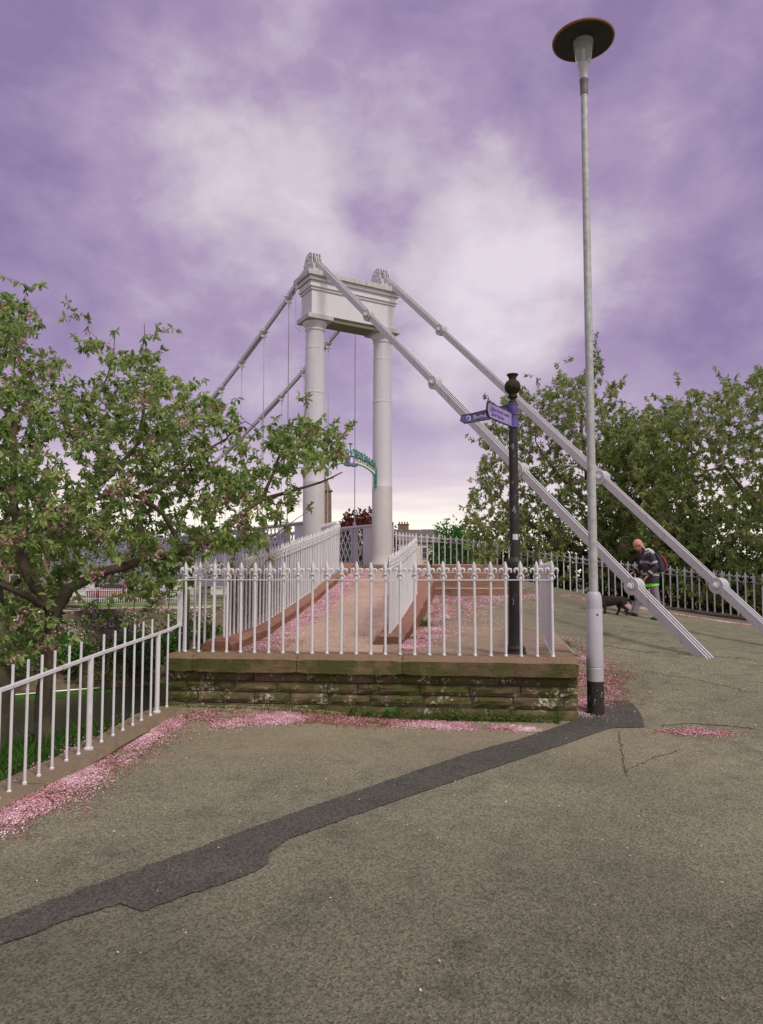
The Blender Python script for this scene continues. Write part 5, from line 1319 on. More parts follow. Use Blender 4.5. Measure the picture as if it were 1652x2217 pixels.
# ------------------------------------------------------------------ far side of the river
CREAM = m_plain('cream_render', (.70, .60, .50), .85, .06, .8); WHT = m_plain('white_render', (.74, .72, .72), .85, .06, .8); SLATE = m_plain('slate_roof', (.13, .108, .10), .7, .25, 3)
BRICK = m_plain('brown_sandstone_block', (.24, .165, .115), .9, .3, 2.5, c2=(.13, .09, .06), bump=.4); GLS = m_plain('window_glass', (.05, .055, .065), .1, .1); POT = m_plain('chimney_pot', (.22, .13, .09), .8)
REDB = m_plain('red_car_paint', (.40, .05, .07), .25, .05); TYRE = m_plain('tyre_rubber', (.02, .02, .02), .8); FRAMEW = m_plain('window_frame_white', (.7, .7, .7), .5)
EX, EY, EZ = Vector((1, 0, 0)), Vector((0, 1, 0)), Vector((0, 0, 1))
def house(label, x0, x1, Y, eave, ridge, wallm, hip=False, chims=(), depth=8, rows=2, cols=3, name='house', z0=-.2, cat='house', ridge_over=.25):
    h = thing(name, ((x0 + x1) / 2, Y, z0), label, cat); xm = (x0 + x1) / 2; w = x1 - x0
    mb = MB(); mb.box((xm, Y + depth / 2, (eave + z0) / 2), (w, depth, eave - z0)); mb.build('wall', wallm, h)
    mb = MB(); o = ridge_over; hi = w * .22 if hip else 0; ym = Y + depth / 2
    A_ = [(x0 - o, Y - o, eave), (x1 + o, Y - o, eave), (x1 + o, Y + depth + o, eave), (x0 - o, Y + depth + o, eave), (x0 - o + hi, ym, ridge), (x1 + o - hi, ym, ridge)]
    A_ += [(a, b, c - .12) for a, b, c in A_[:4]]
    mb.add(A_, [(0, 1, 5, 4), (2, 3, 4, 5), (1, 2, 5), (3, 0, 4), (6, 7, 1, 0), (7, 8, 2, 1), (8, 9, 3, 2), (9, 6, 0, 3), (9, 8, 7, 6)]); rf = mb.build('roof', SLATE, h)
    for cx, cw, ct in chims:
        mb = MB(); mb.box((cx, ym, (ridge - 1.5 + ct) / 2), (cw, 1.1, ct - ridge + 1.5)); mb.box((cx, ym, ct + .06), (cw + .2, 1.3, .14)); c = mb.build('chimney', BRICK, rf)
        mb = MB(); k = max(2, int(cw / .42))
        for i in range(k): mb.lathe([(.13, ct + .1), (.10, ct + .5), (.13, ct + .52)], (cx - cw / 2 + cw * (i + .5) / k, ym, 0), 8)
        mb.build('chimney_pots', POT, c)
    for r_ in range(rows):
        zc = z0 + (eave - z0) * (r_ + .55) / rows; hh = (eave - z0) / rows * .5
        for c in range(cols):
            xc = x0 + w * (c + .5) / cols; ww_ = min(1.2, w / cols * .42)
            mb = MB(); mb.box((xc, Y - .02, zc), (ww_, .06, hh)); f = mb.build('window', GLS, h)
            mb = MB()
            for s in (-1, 1): mb.box((xc + s * ww_ / 2, Y - .04, zc), (.09, .12, hh + .1)); mb.box((xc, Y - .04, zc + s * hh / 2), (ww_, .14, .09))
            mb.box((xc, Y - .035, zc), (ww_, .12, .05)); mb.build('frame', FRAMEW, f)
    return h
house('cream house with a slate roof and a wide chimney just right of the right column', 1.6, 6.2, 118, 7.2, 9.5, CREAM, chims=((3.6, 1.75, 10.3),), cols=3)
house('cream house with a hipped slate roof right of the wide chimney', 6.5, 10.4, 128, 7.6, 10.2, CREAM, hip=True, cols=2)
house('small stone house partly hidden behind the bright green bush', 11.0, 14.5, 122, 5.3, 7.2, BRICK, cols=2)
house('long low white house with dark eaves behind the left cherry', -30, -19.5, 72, 2.4, 3.5, WHT, rows=1, cols=6, ridge_over=.5)
house('white house across the river behind the front railing corner', -17.5, -12.5, 76, 2.6, 3.9, WHT, rows=1, cols=3, ridge_over=.4)
house('grey house with slate roof behind the tree trunk at far left', -47, -35, 78, 5.0, 8.0, BRICK, rows=2, cols=5, chims=((-37, 1.3, 9.2),))
house('pale house behind the left end of the bridge parapet', -10.5, -6.5, 92, 3.4, 5.0, CREAM, rows=1, cols=2)
# spire-topped shaft left of the arch
st = thing('church_steeple', at(707, 1250, 170), 'slender brown stone steeple rising beside the left column', 'steeple'); c = at(707, 1250, 170)
mb = MB()
def sq(z0, z1, w0, w1): 
    b = [Vector((c.x + i * w0 / 2, c.y + j * w0 / 2, z0)) for i, j in ((-1, -1), (1, -1), (1, 1), (-1, 1))]; t = [Vector((c.x + i * w1 / 2, c.y + j * w1 / 2, z1)) for i, j in ((-1, -1), (1, -1), (1, 1), (-1, 1))]; mb.hexa(b, t)
zt = at(707, 1064, 170).z; zk = at(707, 1036, 170).z
sq(-.2, zt, 2.5, 1.9); mb.build('shaft', BRICK, st); mb = MB(); sq(zt, zt + .25, 2.5, 2.5); mb.build('ledge', BRICK, st); mb = MB(); sq(zt + .25, zk, 1.7, .1); mb.build('spire', BRICK, st)
# red parked car and white garden railing on the far bank
def car(label, x, y, z, L, paint, rot=0):
    t = thing('parked_car', (x, y, z), label, 'car')
    prof = [(-L / 2, .32), (-L / 2, .70), (-L * .44, .86), (-L * .22, .92), (L * .30, .92), (L * .46, .80), (L / 2, .60), (L / 2, .32)]
    mb = MB(); mb.prism(prof, (x, y, z), EX, EZ, -EY, 1.7); mb.build('body', paint, t, bevel=.05)
    gh = [(-L * .26, .90), (-L * .16, 1.36), (L * .12, 1.40), (L * .30, .90)]
    mb = MB(); mb.prism(gh, (x, y, z), EX, EZ, -EY, 1.45); mb.build('roof', paint, t, bevel=.05)
    gh = [(-L * .235, .94), (-L * .15, 1.29), (L * .11, 1.32), (L * .26, .94)]
    mb = MB(); mb.prism(gh, (x, y, z), EX, EZ, -EY, 1.47); mb.build('windows', GLS, t)
    for sx_ in (-.31, .31):
        for s in (-1, 1):
            mb = MB(); mb.lathe([(.18, -.09), (.30, -.09), (.32, 0), (.30, .09), (.18, .09)], (x + sx_ * L, y + s * .80, z + .32), 18, ax=(EX, EZ, EY)); w_ = mb.build('wheel', TYRE, t)
            mb = MB(); mb.lathe([(0, -.07), (.18, -.07), (.18, .07), (0, .07)], (x + sx_ * L, y + s * .82, z + .32), 12, ax=(EX, EZ, EY)); mb.build('rim', GALV, w_)
pc = at(247, 1285, 55)
car('red parked car behind white railings on the far bank', pc.x, 55.5, -.15, 4.0, REDB)
pc = at(318, 1285, 57)
car('silver parked car right of the red car on the far bank', pc.x, 58.5, -.15, 4.0, SLEEVE)
t = thing('garden_railing', at(180, 1290, 51), 'white picket railing in front of the red car across the river', 'railing')
mb = MB(); x0, x1 = -21.5, -12.8
for zz in (.18, .72): mb.box(((x0 + x1) / 2, 51, zz), (x1 - x0, .04, .05))
mb.build('rail', FRAMEW, t); mb = MB()
for k in range(58): mb.box((x0 + (x1 - x0) * k / 57, 50.97, .40), (.045, .03, .95))
mb.build('pickets', FRAMEW, t)
t = thing('path_fence', at(180, 1300, 44), 'thin dark wire fence along the far riverside path', 'fence')
mb = MB()
for zz in (.25, .55, .85): mb.tube([TB(-18, 24.2, zz), TB(14, 24.2, zz)], .012, 4)
mb.build('wire', EDGE, t); mb = MB()
for k in range(16): mb.tube([TB(-18 + k * 2, 24.2, -.3), TB(-18 + k * 2, 24.2, .95)], .025, 5)
mb.build('posts', EDGE, t)
q = TB(-16.2, 18.3, -2.5)
# slim dark post standing on the bank behind the low railing
pz = at(402, 1400, 11.2); mb = MB(); mb.lathe([(.055, -1.2), (.05, at(402, 1288, 11.2).z), (.03, at(402, 1286, 11.2).z)], (pz.x, pz.y, 0), 10)
tag(mb.build('mooring_post', m_plain('grey_post_wood', (.12, .11, .11), .8, .3, 8), org=(pz.x, pz.y, -1.2)), 'slim grey post standing on the bank behind the corner of the low railing', 'post')
# far trees that close the horizon
fl = [('left of the grey house', 20, 1000), ('behind the grey house', 120, 110), ('behind the long white house', 250, 115), ('right of the long white house', 360, 110), ('behind the white house at the railing corner', 450, 120), ('left of the pale house', 560, 112), ('behind the pale house', 640, 125), ('behind the copper beech', 760, 130), ('between column and cream house', 840, 160), ('behind the bright green bush', 1010, 120), ('right behind the signpost cherry', 1130, 120), ('far behind the lamp post', 1290, 120), ('far behind the walking man', 1440, 115), ('far behind the right edge cherry', 1600, 110)]
for i, (w_, px, Y) in enumerate(fl):
    Y = 105 if Y > 900 else Y; q = at(px, 1250, Y); q.z = -.2; h = [9, 11, 8, 9, 8, 7, 5, 4.5, 4, 8, 11, 12, 11, 12][i]
    shrub('far_tree', 'distant green tree standing ' + w_, 'tree', q, h * .75, h * .6, h, 1500, SHRUBL, .75, 100 + i, 'distant trees beyond the river', h * .12, gaps=-.4, stems=5)

# ------------------------------------------------------------------ fallen petals, weeds, grass
PET = m_leaf('fallen_petals', [(0, (.24, .115, .06)), (.24, (.42, .20, .13)), (.42, (.66, .33, .38)), (.68, (.80, .50, .57)), (1, (.90, .76, .78))], .15, .8)
rg = np.random.default_rng(31)
def scatter(pts, wid, n, tmean, tsd, zf=None, power=1.0, space='px', clump=.1):
    """petals along a polyline; pts in metres; wid lateral spread; heavier in the middle"""
    P_ = np.array([(p[0], p[1]) for p in pts]); d = np.r_[0, np.cumsum(np.linalg.norm(np.diff(P_, axis=0), axis=1))]
    W_ = np.interp(np.linspace(0, 1, len(pts)), np.linspace(0, 1, len(wid)), wid)
    out = []; tt = []
    t = rg.uniform(0, d[-1], n); x = np.interp(t, d, P_[:, 0]); y = np.interp(t, d, P_[:, 1]); w = np.interp(t, d, W_)
    x += rg.normal(size=n) * w * power; y += rg.normal(size=n) * w * power
    cl = np.array([mnoise.noise(Vector((a * 2.2, b * 2.2, 3))) + .6 * mnoise.noise(Vector((a * 7, b * 7, 1))) for a, b in zip(x, y)])
    w2 = np.array([mnoise.noise(Vector((a * .8, b * .8, 7))) for a, b in zip(x, y)]); k = (cl * 1.3 + w2 + rg.normal(size=n) * .25) > clump - .42; x, y, cl = x[k], y[k], (cl * .7 + w2 * .9)[k]
    z = gz(x, y) if zf is None else zf(x, y)
    return np.column_stack([x, y, z]), np.clip(tmean + cl * .62 + rg.normal(size=len(x)) * tsd, 0, 1)
OG = lambda L: [onground(a, b) for a, b in L]
sets = []
A1 = OG([(-40, 1790), (60, 1745), (150, 1690), (230, 1640), (300, 1600), (350, 1580), (400, 1566)])
sets.append(scatter([p + Vector((-.10, -.02, 0)) for p in A1], [.18, .17, .15, .15, .15, .14], 60000, .62, .2))
sets.append(scatter(A1, [.25], 12000, .1, .15))
A2 = OG([(360, 1570), (430, 1562), (500, 1557), (570, 1556), (650, 1556)])
sets.append(scatter(A2, [.15, .15, .12, .07], 46000, .66, .2))
A3 = OG([(380, 1556), (500, 1550), (700, 1556), (900, 1562)]); sets.append(scatter(A3, [.13], 20000, .15, .18))
A4 = OG([(900, 1566), (980, 1572), (1060, 1577), (1150, 1580)]); sets.append(scatter(A4, [.09, .07, .05], 14000, .62, .2))
A5 = OG([(660, 1560), (780, 1560), (900, 1566)]); sets.append(scatter(A5, [.06], 1400, .5, .25))
A6 = OG([(1420, 1590), (1500, 1583), (1575, 1588)]); sets.append(scatter(A6, [.08], 5200, .42, .28))
A7 = [Vector((WR.x + .14, 8.8, 0)), Vector((2.75, 9.8, 0)), Vector((3.0, 11.2, 0)), Vector((3.1, 12.2, 0))]; sets.append(scatter(A7, [.13, .17, .20, .22], 34000, .50, .28))
A8 = OG([(1180, 1283), (1290, 1300), (1420, 1322), (1560, 1345), (1700, 1362)]); sets.append(scatter(A8, [.16], 16000, .62, .2))
A9 = OG([(930, 1292), (1040, 1296), (1150, 1290)]); sets.append(scatter(A9, [.22], 8000, .58, .22))
sets.append(scatter(OG([(1240, 1440), (1320, 1490)]), [.25], 2500, .25, .22)); 
sets.append(scatter(OG([(1310, 1440), (1335, 1480), (1330, 1520)]), [.20], 5000, .22, .2))
# thin scatter over the tarmac
n = 600; x = rg.uniform(-3, 7, n); y = rg.uniform(3.0, 9.0, n) ** 1.0; k = (x < 2.4) | (y > 0); sets.append((np.column_stack([x, y, gz(x, y)]), np.clip(rg.normal(.55, .3, n), 0, 1)))
n = 800; x = rg.uniform(2.8, 9, n); y = rg.uniform(9, 17, n); sets.append((np.column_stack([x, y, gz(x, y)]), np.clip(rg.normal(.4, .3, n), 0, 1)))
Pall = np.concatenate([s[0] for s in sets]); Tall = np.concatenate([s[1] for s in sets])
wall_in = ((Pall[:, 0] - WL.x) * wy.x + (Pall[:, 1] - WL.y) * wy.y > .02) & (Pall[:, 0] > -2.6) & (Pall[:, 0] < WR.x + (Pall[:, 1] - 8.36) * .175) & (Pall[:, 1] < 12.5)
Pall, Tall = Pall[~wall_in], Tall[~wall_in]
# inside the enclosure: along the ramp kerb, beside the middle kerb
zr = lambda x, y: fz_ramp(x, y) + .004
def ramp_set(fx, y0, y1, n, w, tm, pow_=1, sd=.2):
    y = y0 + (y1 - y0) * rg.random(n) ** pow_; x = fx(y) + np.abs(rg.normal(size=n)) * w; return np.column_stack([x, y, zr(x, y)]), np.clip(tm + .3 * np.array([mnoise.noise(Vector((a * 6, b * 6, 0))) for a, b in zip(x, y)]) + rg.normal(size=n) * sd, 0, 1)
r1 = ramp_set(lambda y: -1.87 + .136 * (y - 9.3), 8.9, 18.2, 42000, .19, .74, .8); r2 = ramp_set(lambda y: -1.87 + .136 * (y - 9.3), 8.7, 10.6, 6000, .28, .15)
r3 = (lambda y: (np.column_stack([xm_ramp(10.7) + .143 * (y - 10.7) - np.abs(rg.normal(size=len(y))) * .07, y, zr(0 * y, y)]), np.clip(rg.normal(.25, .2, len(y)), 0, 1)))(rg.uniform(10.1, 18, 1800))
n = 44000; y = 9.0 + 7.1 * rg.random(n); x0_ = -.02 + .143 * (y - 10.7) + .40; x = x0_ + np.abs(rg.normal(size=n)) * np.interp(y, [9, 11, 13.5, 16], [.10, .28, .55, .9])
zz = np.maximum(gz(x, y), np.where(y < 12.6, .665 + .036 * (y - 8.6) + np.where(y > 12.2, -.14 * (y - 12.2), 0), -9)) + .004
cl = np.array([mnoise.noise(Vector((a * 3, b * 2.0, 9))) for a, b in zip(x, y)]); k = (cl + rg.normal(size=n) * .2 > -.12) & (x < 3.2)
r4 = (np.column_stack([x, y, zz])[k], np.clip(.55 + cl[k] * .5 + rg.normal(size=k.sum()) * .25, 0, 1))
n = 900; x = rg.uniform(-1.8, 2.2, n); y = 8.8 + 6 * rg.random(n) ** 1.5; r5 = (np.column_stack([x, y, np.where(x < xm_ramp(12), zr(x, y), .665 + .036 * (y - 8.6))]), np.clip(rg.normal(.5, .3, n), 0, 1))
Rp = np.concatenate([r1[0], r2[0], r3[0], r4[0]]); Rt = np.concatenate([r1[1], r2[1], r3[1], r4[1]]); kk = Rp[:, 1] > 8.36 + (2.21 - Rp[:, 0]) * .129 + .47; Rp, Rt = Rp[kk], Rt[kk]
Pall = np.concatenate([Pall + np.array([0, 0, .003]), Rp]); Tall = np.concatenate([Tall, Rt])
Pall[:, 2] += rg.uniform(.001, .010, len(Pall)); nn = rg.normal(size=Pall.shape) * .38; nn[:, 2] = 1; nn /= np.linalg.norm(nn, axis=1, keepdims=True)
V, F = petals_mesh(Pall, nn, rg.uniform(.0055, .0105, len(Pall)) * np.interp(Pall[:, 1], [8, 18], [1, 1.5]), rg)
tag(link_mesh('fallen_petals', np_mesh('fallen_petals', V, F, Tall, PET)), 'drifts of pink and browning cherry petals on the ground', 'petals', None, 'stuff')

# cracks and scuffs drawn by real thin strips lying on the tarmac
def ribbon(mb, pts, w0, jit, n, seed):
    P_ = resample([(p.x, p.y) for p in pts], n); q = np.random.default_rng(seed); P_ = P_ + q.normal(size=P_.shape) * jit
    W_ = w0 * q.uniform(.25, 1.3, n); W_[0] = W_[-1] = w0 * .1; T_ = np.gradient(P_, axis=0); T_ /= np.linalg.norm(T_, axis=1, keepdims=True); S_ = np.column_stack([-T_[:, 1], T_[:, 0]])
    a, b = P_ - S_ * W_[:, None], P_ + S_ * W_[:, None]; za, zb = gz(a[:, 0], a[:, 1]), gz(b[:, 0], b[:, 1])
    vs = [(x, y, z + .0045) for (x, y), z in zip(a, za)] + [(x, y, z + .0045) for (x, y), z in zip(b, zb)]
    mb.add(vs, [(i, i + 1, n + i + 1, n + i) for i in range(n - 1)])
mb = MB(); ribbon(mb, OG([(1340, 1583), (1345, 1620), (1352, 1660), (1358, 1682)]), .008, .010, 46, 1); ribbon(mb, OG([(1352, 1668), (1385, 1655), (1420, 1640), (1470, 1625)]), .006, .010, 40, 2)
ribbon(mb, OG([(1430, 1572), (1490, 1566), (1580, 1572), (1640, 1580)]), .016, .012, 60, 3); ribbon(mb, OG([(1300, 1395), (1400, 1412), (1500, 1418), (1640, 1430)]), .009, .03, 70, 4)
ribbon(mb, OG([(1310, 1362), (1420, 1372), (1500, 1390)]), .009, .03, 50, 5); ribbon(mb, OG([(1400, 1455), (1500, 1470), (1640, 1500)]), .007, .03, 60, 6)
tag(mb.build('tarmac_cracks', m_asphalt('crack_grit', (.11, .095, .070), (.15, .125, .09), (.06, .052, .042), .6, None)), None, None, None, 'structure')
WEED = m_leaf('weed_leaves', [(0, (.05, .09, .02)), (.5, (.10, .18, .035)), (1, (.26, .26, .10))])
def blades(pos, hts, wid, rng, lean=.5):
    n = len(pos); D = rng.normal(size=(n, 3)) * lean; D[:, 2] = 1; D /= np.linalg.norm(D, axis=1, keepdims=True); S = np.cross(D, rng.normal(size=(n, 3))); S /= np.linalg.norm(S, axis=1, keepdims=True)
    h = hts[:, None]; w = wid[:, None]; V = np.stack([pos - S * w, pos + S * w, pos + D * h * .6 + S * w * .7, pos + D * h + np.array([0, 0, -.15]) * h + D * h * .1], 1).reshape(-1, 3)
    return V, np.arange(n)[:, None] * 4 + np.array([[0, 1, 2, 3]])
def weeds(name, f0, f1, n, h, label, seed, off=-.03):
    rg = np.random.default_rng(seed); u = np.clip(rg.normal((f0 + f1) / 2, (f1 - f0) / 3.2, n), f0 - .03, f1 + .03) if seed % 2 else rg.uniform(f0, f1, n)
    b = np.array([tuple(WL + wx * (WLEN * q) + wy * off) for q in u]); b[:, :2] -= np.array([wy.x, wy.y]) * np.abs(rg.normal(size=n))[:, None] * .035; b[:, 2] = gz(b[:, 0], b[:, 1])
    hh = h * rg.uniform(.3, 1.1, n) * np.interp(np.array([mnoise.noise(Vector((q * 30, 0, seed))) for q in u]), [-.4, .5], [.35, 1.3])
    V, F = blades(b, hh, rg.uniform(.002, .005, n), rg)
    bl = b + np.column_stack([rg.normal(size=n) * .02, rg.normal(size=n) * .02, hh * rg.uniform(.3, 1, n)]); V2, F2 = leaves(bl, rg.normal(size=bl.shape), rg.uniform(.012, .030, n), rg.uniform(.008, .018, n), rg)
    F2 = F2 + len(V); T = np.r_[rg.random(n), np.repeat(rg.random(n), 2)]
    return tag(link_mesh(name, np_mesh(name, np.concatenate([V, V2]), np.concatenate([F, F2]), T, WEED)), label, 'weeds', None, 'stuff')
weeds('weeds', .50, .92, 1700, .14, 'green weeds growing at the right foot of the mossy wall', 41)
weeds('weeds', .02, .42, 300, .07, 'thin dry weeds along the left foot of the mossy wall', 44)
weeds('weeds', .30, .62, 160, .06, 'sparse weeds at the middle foot of the mossy wall', 46)
rg = np.random.default_rng(50)
def tuft(c, n, r, h, label, zf=None):
    b = np.column_stack([c[0] + rg.normal(size=n) * r, c[1] + rg.normal(size=n) * r, np.zeros(n)]); b[:, 2] = c[2] if zf is None else zf(b[:, 0], b[:, 1])
    V, F = blades(b, h * rg.uniform(.3, 1.1, n), rg.uniform(.002, .005, n), rg)
    tag(link_mesh('grass_tuft', np_mesh('grass_tuft', V, F, rg.random(n), WEED)), label, 'grass', None, 'stuff')
tuft((2.98, 12.0, 0), 90, .07, .15, 'grass tuft at the back end of the right wing coping', gz)
tuft((.70, 12.6, .80), 220, .08, .16, 'grass tuft beside the middle red kerb')
tuft((.46, 10.75, .70), 90, .04, .10, 'small grass tuft at the near end of the middle kerb')
# broad leaved dock at the wall foot
q = WL + wx * (WLEN * .565) - wy * .05; q.z = g1(q.x, q.y); n = 14
a = rg.uniform(0, 6.28, n); D = np.column_stack([np.cos(a), np.sin(a), rg.uniform(.2, 1.1, n)]); V, F = leaves(np.repeat(np.array([[q.x, q.y, q.z]]), n, 0) + rg.normal(size=(n, 3)) * .012 + np.array([0, 0, .04]), D, rg.uniform(.07, .12, n), rg.uniform(.04, .06, n), rg)
tag(link_mesh('dock_plant', np_mesh('dock_plant', V, F, np.full(2 * n, .5), BRIGHTL), None, None), 'small broad leaved dock plant at the middle foot of the mossy wall', 'plant')
# grass blades on the near bank just beyond the low railing
n = 26000; x = rg.uniform(-7.5, -2.9, n); y = rg.uniform(5.2, 13, n); rel = np.column_stack([x - C0.x, y - C0.y]); t_ = rel @ np.array([PB.x, PB.y]); p_ = rel @ np.array([PA.x, PA.y]); z = bankz(t_, p_); k = (z > -2.2) & (x < np.array([XL(q) for q in y]) - .02)
b = np.column_stack([x, y, z - .02])[k]; V, F = blades(b, rg.uniform(.08, .26, len(b)), rg.uniform(.004, .009, len(b)), rg, .4)
BG = m_leaf('bank_grass', [(0, (.025, .07, .012)), (.6, (.055, .15, .022)), (1, (.13, .22, .05))])
tag(link_mesh('bank_grass', np_mesh('bank_grass', V, F, rg.random(len(b)), BG)), 'long grass on the near river bank beyond the low railing', 'grass', None, 'stuff')
# ------------------------------------------------------------------ the walking man
SKIN = m_plain('weathered_skin', (.56, .27, .21), .55, .08, 20); JACK = m_plain('dark_jacket_cloth', (.040, .036, .048), .75, .45, 16, bump=.8); TROU = m_plain('grey_trouser_cloth', (.24, .22, .25), .85, .3, 14, bump=.7)
REFL = m_plain('reflective_band', (.40, .37, .36), .35, .12, 30); SHOE = m_plain('black_shoe', (.018, .018, .017), .5); LIME = m_plain('lime_shirt', (.22, .85, .02), .6, .08)
PACK = m_plain('navy_rucksack', (.035, .028, .055), .7, .3, 12, bump=.3); REDP = m_plain('red_panel', (.34, .035, .06), .6, .2, 14); WHP = m_plain('white_panel', (.68, .66, .68), .6)
mo = Vector((at(1422, 1343.6, 15.7).x, 15.7, 0)); mo.z = g1(mo.x, mo.y)
man = thing('person', mo, 'bald man in a dark reflective jacket and grey trousers walking left with his head bowed', 'person')
def Q(x, y, z): return mo + Vector((x, y, z))
def ell(mb, c, r, ax=None, n=16):
    prof = [(max(1e-5, math.sin(a)), -math.cos(a)) for a in np.linspace(0.0, math.pi, 11)]
    X, Y, Z = ax if ax else (EX, EY, EZ)
    mb.lathe(prof, c, n, ax=(X * r[0], Y * r[1], Z * r[2]))
def loft(mb, rings, n=20):        # rings (centre, rx, ry, tilt)
    vs = []
    for c, rx, ry, tl in rings:
        X = Vector((math.cos(tl), 0, -math.sin(tl)))
        for k in range(n): a = 2 * math.pi * k / n; vs.append(c + X * (math.cos(a) * rx) + EY * (math.sin(a) * ry))
    fs = [(i * n + k, i * n + (k + 1) % n, (i + 1) * n + (k + 1) % n, (i + 1) * n + k) for i in range(len(rings) - 1) for k in range(n)]
    fs += [tuple(reversed(range(n))), tuple((len(rings) - 1) * n + k for k in range(n))]; mb.add(vs, fs, .5, True)
hc = Q(-.360, 0, 1.588); tl = -.55                                   # head bowed forward and down
hx = Vector((math.cos(tl), 0, math.sin(tl))); hz = Vector((-math.sin(tl), 0, math.cos(tl)))   # hx towards the back of the head, hz to the crown
hx = Vector((.86, 0, .51)); hz = Vector((-.51, 0, .86)); FW = -hx
mb = MB()
ell(mb, hc + hz * .025 + hx * .008, (.102, .078, .098), (hx, EY, hz)); ell(mb, hc + FW * .030 - hz * .055, (.066, .056, .068), (hx, EY, hz))
ell(mb, hc + FW * .060 - hz * .098, (.026, .030, .020), (hx, EY, hz)); ell(mb, hc + FW * .085 + hz * .018, (.018, .050, .014), (hx, EY, hz))
mb.tube([hc + FW * .090 + hz * .008, hc + FW * .112 - hz * .030, hc + FW * .092 - hz * .036], [.009, .014, .010], 8)
mb.tube([hc + FW * .084 - hz * .060 + EY * -.022, hc + FW * .092 - hz * .061, hc + FW * .084 - hz * .060 + EY * .022], [.006, .008, .006], 6)
for s in (-1, 1): ell(mb, hc + EY * (s * .080) - hz * .012 + hx * .012, (.022, .010, .032), (hx, EY, hz))
mb.tube([hc + hx * .03 - hz * .03, Q(-.27, 0, 1.49), Q(-.22, 0, 1.40)], [.066, .066, .074], 14)
loft(mb, [(Q(-.10, 0, .86), .10, .14, 0), (Q(-.11, 0, 1.0), .09, .13, 0), (Q(-.14, 0, 1.2), .105, .15, .15), (Q(-.18, 0, 1.37), .09, .17, .2), (Q(-.22, 0, 1.43), .06, .09, .2)])
ARMS = {-1: [Q(-.165, -.19, 1.365), Q(-.085, -.245, 1.10), Q(-.245, -.215, .93)], 1: [Q(-.185, .18, 1.36), Q(-.235, .24, 1.10), Q(-.41, .17, 1.01)]}
for s, (a, b, c) in ARMS.items():
    mb.tube([a, b, c], [.05, .038, .027], 10); d = (c - b).normalized(); side = EY * -s; nrm = d.cross(side).normalized()
    palm = c + d * .05; ell(mb, palm, (.048, .036, .017), (d, side, nrm))
    for k, (off, ln) in enumerate(((-.027, .060), (-.009, .070), (.009, .066), (.026, .050))):
        p0 = palm + d * .030 + side * off; p1 = p0 + d * (ln * .45) - EZ * .006; p2 = p1 + d * (ln * .25) - EZ * (ln * .35); p3 = p2 - d * .004 - EZ * (ln * .25)
        mb.tube([p0, p1, p2, p3], [.0095, .009, .0085, .007], 7)
    mb.tube([palm + side * .024 - d * .02, palm + side * .050 + d * .006 - EZ * .01, palm + side * .052 + d * .032 - EZ * .022], [.012, .010, .008], 7)
LEGS = {-1: [Q(-.10, -.09, .84), Q(-.045, -.095, .47), Q(.025, -.10, .11)], 1: [Q(-.12, .09, .84), Q(-.315, .10, .49), Q(-.435, .11, .16)]}
for s, (a, b, c) in LEGS.items(): mb.tube([a, a.lerp(b, .5), b, b.lerp(c, .4), c], [.082, .070, .050, .052, .034], 12)
remeshed(mb, 'body', SKIN, man, .0085, 4)
EYEM = m_plain('eye_dark', (.03, .02, .02), .3)
for s in (-1, 1):
    mb = MB(); ell(mb, hc + FW * .088 + EY * (s * .032) + hz * .0, (.008, .012, .008), (hx, EY, hz), 10); mb.build('eye', EYEM, man)
mb = MB(); loft(mb, [(Q(-.10, 0, .765), .155, .205, 0), (Q(-.10, 0, .90), .16, .21, 0), (Q(-.115, 0, 1.02), .14, .195, .05), (Q(-.15, 0, 1.18), .15, .205, .15), (Q(-.175, 0, 1.30), .145, .215, .22), (Q(-.20, 0, 1.40), .11, .19, .3), (Q(-.235, 0, 1.465), .088, .105, .4), (Q(-.275, 0, 1.525), .080, .085, .5)])
for s, (a, b, c) in ARMS.items():
    mb.tube([a + Vector((.0, -s * -.02, .01)), a.lerp(b, .45), b, b.lerp(c, .5), c.lerp(b, .08)], [.082, .078, .064, .058, .048], 14)
remeshed(mb, 'jacket', JACK, man, .010, 5)
def band(z, rx, ry, cx, tlt, h, name='reflective_band', mat=REFL):
    mb = MB(); n = 32; vs = []
    X = Vector((math.cos(tlt), 0, -math.sin(tlt))); Zt = Vector((math.sin(tlt), 0, math.cos(tlt)))
    for dz in (-h / 2, h / 2):
        for k in range(n): a = 2 * math.pi * k / n; vs.append(Q(cx, 0, z) + X * (math.cos(a) * rx) + EY * (math.sin(a) * ry) + Zt * dz)
    mb.add(vs, [(k, (k + 1) % n, n + (k + 1) % n, n + k) for k in range(n)], .5, True); return mb.build(name, mat, man)
band(1.205, .166, .216, -.150, .12, .050); band(.955, .166, .214, -.105, .1, .045)
band(.745, .150, .196, -.098, -.16, .065, 'shirt_hem', LIME)
def sleeve_band(a, b, f, r, w):
    d = (b - a).normalized(); c = a.lerp(b, f); mb = MB(); mb.tube([c - d * w / 2, c + d * w / 2], [r, r], 16, cap=False); mb.build('reflective_band', REFL, man)
for s, (a, b, c) in ARMS.items():
    sleeve_band(a, b, .62, .079, .05); sleeve_band(b, c, .62, .062, .045)
mb = MB()
for s in (-1,): mb.tube([Q(-.30, -.11, 1.30), Q(-.26, -.16, 1.415), Q(-.17, -.205, 1.435), Q(-.10, -.215, 1.35), Q(-.055, -.20, 1.23)], .017, 6, flat=.5)
mb.build('reflective_piping', REFL, man)
mb = MB()
for s, (a, b, c) in LEGS.items(): mb.tube([a + EZ * .04, a.lerp(b, .5), b, b.lerp(c, .5), c.lerp(b, .06), c + (c - b).normalized() * .03], [.098, .092, .078, .074, .068, .072], 14)
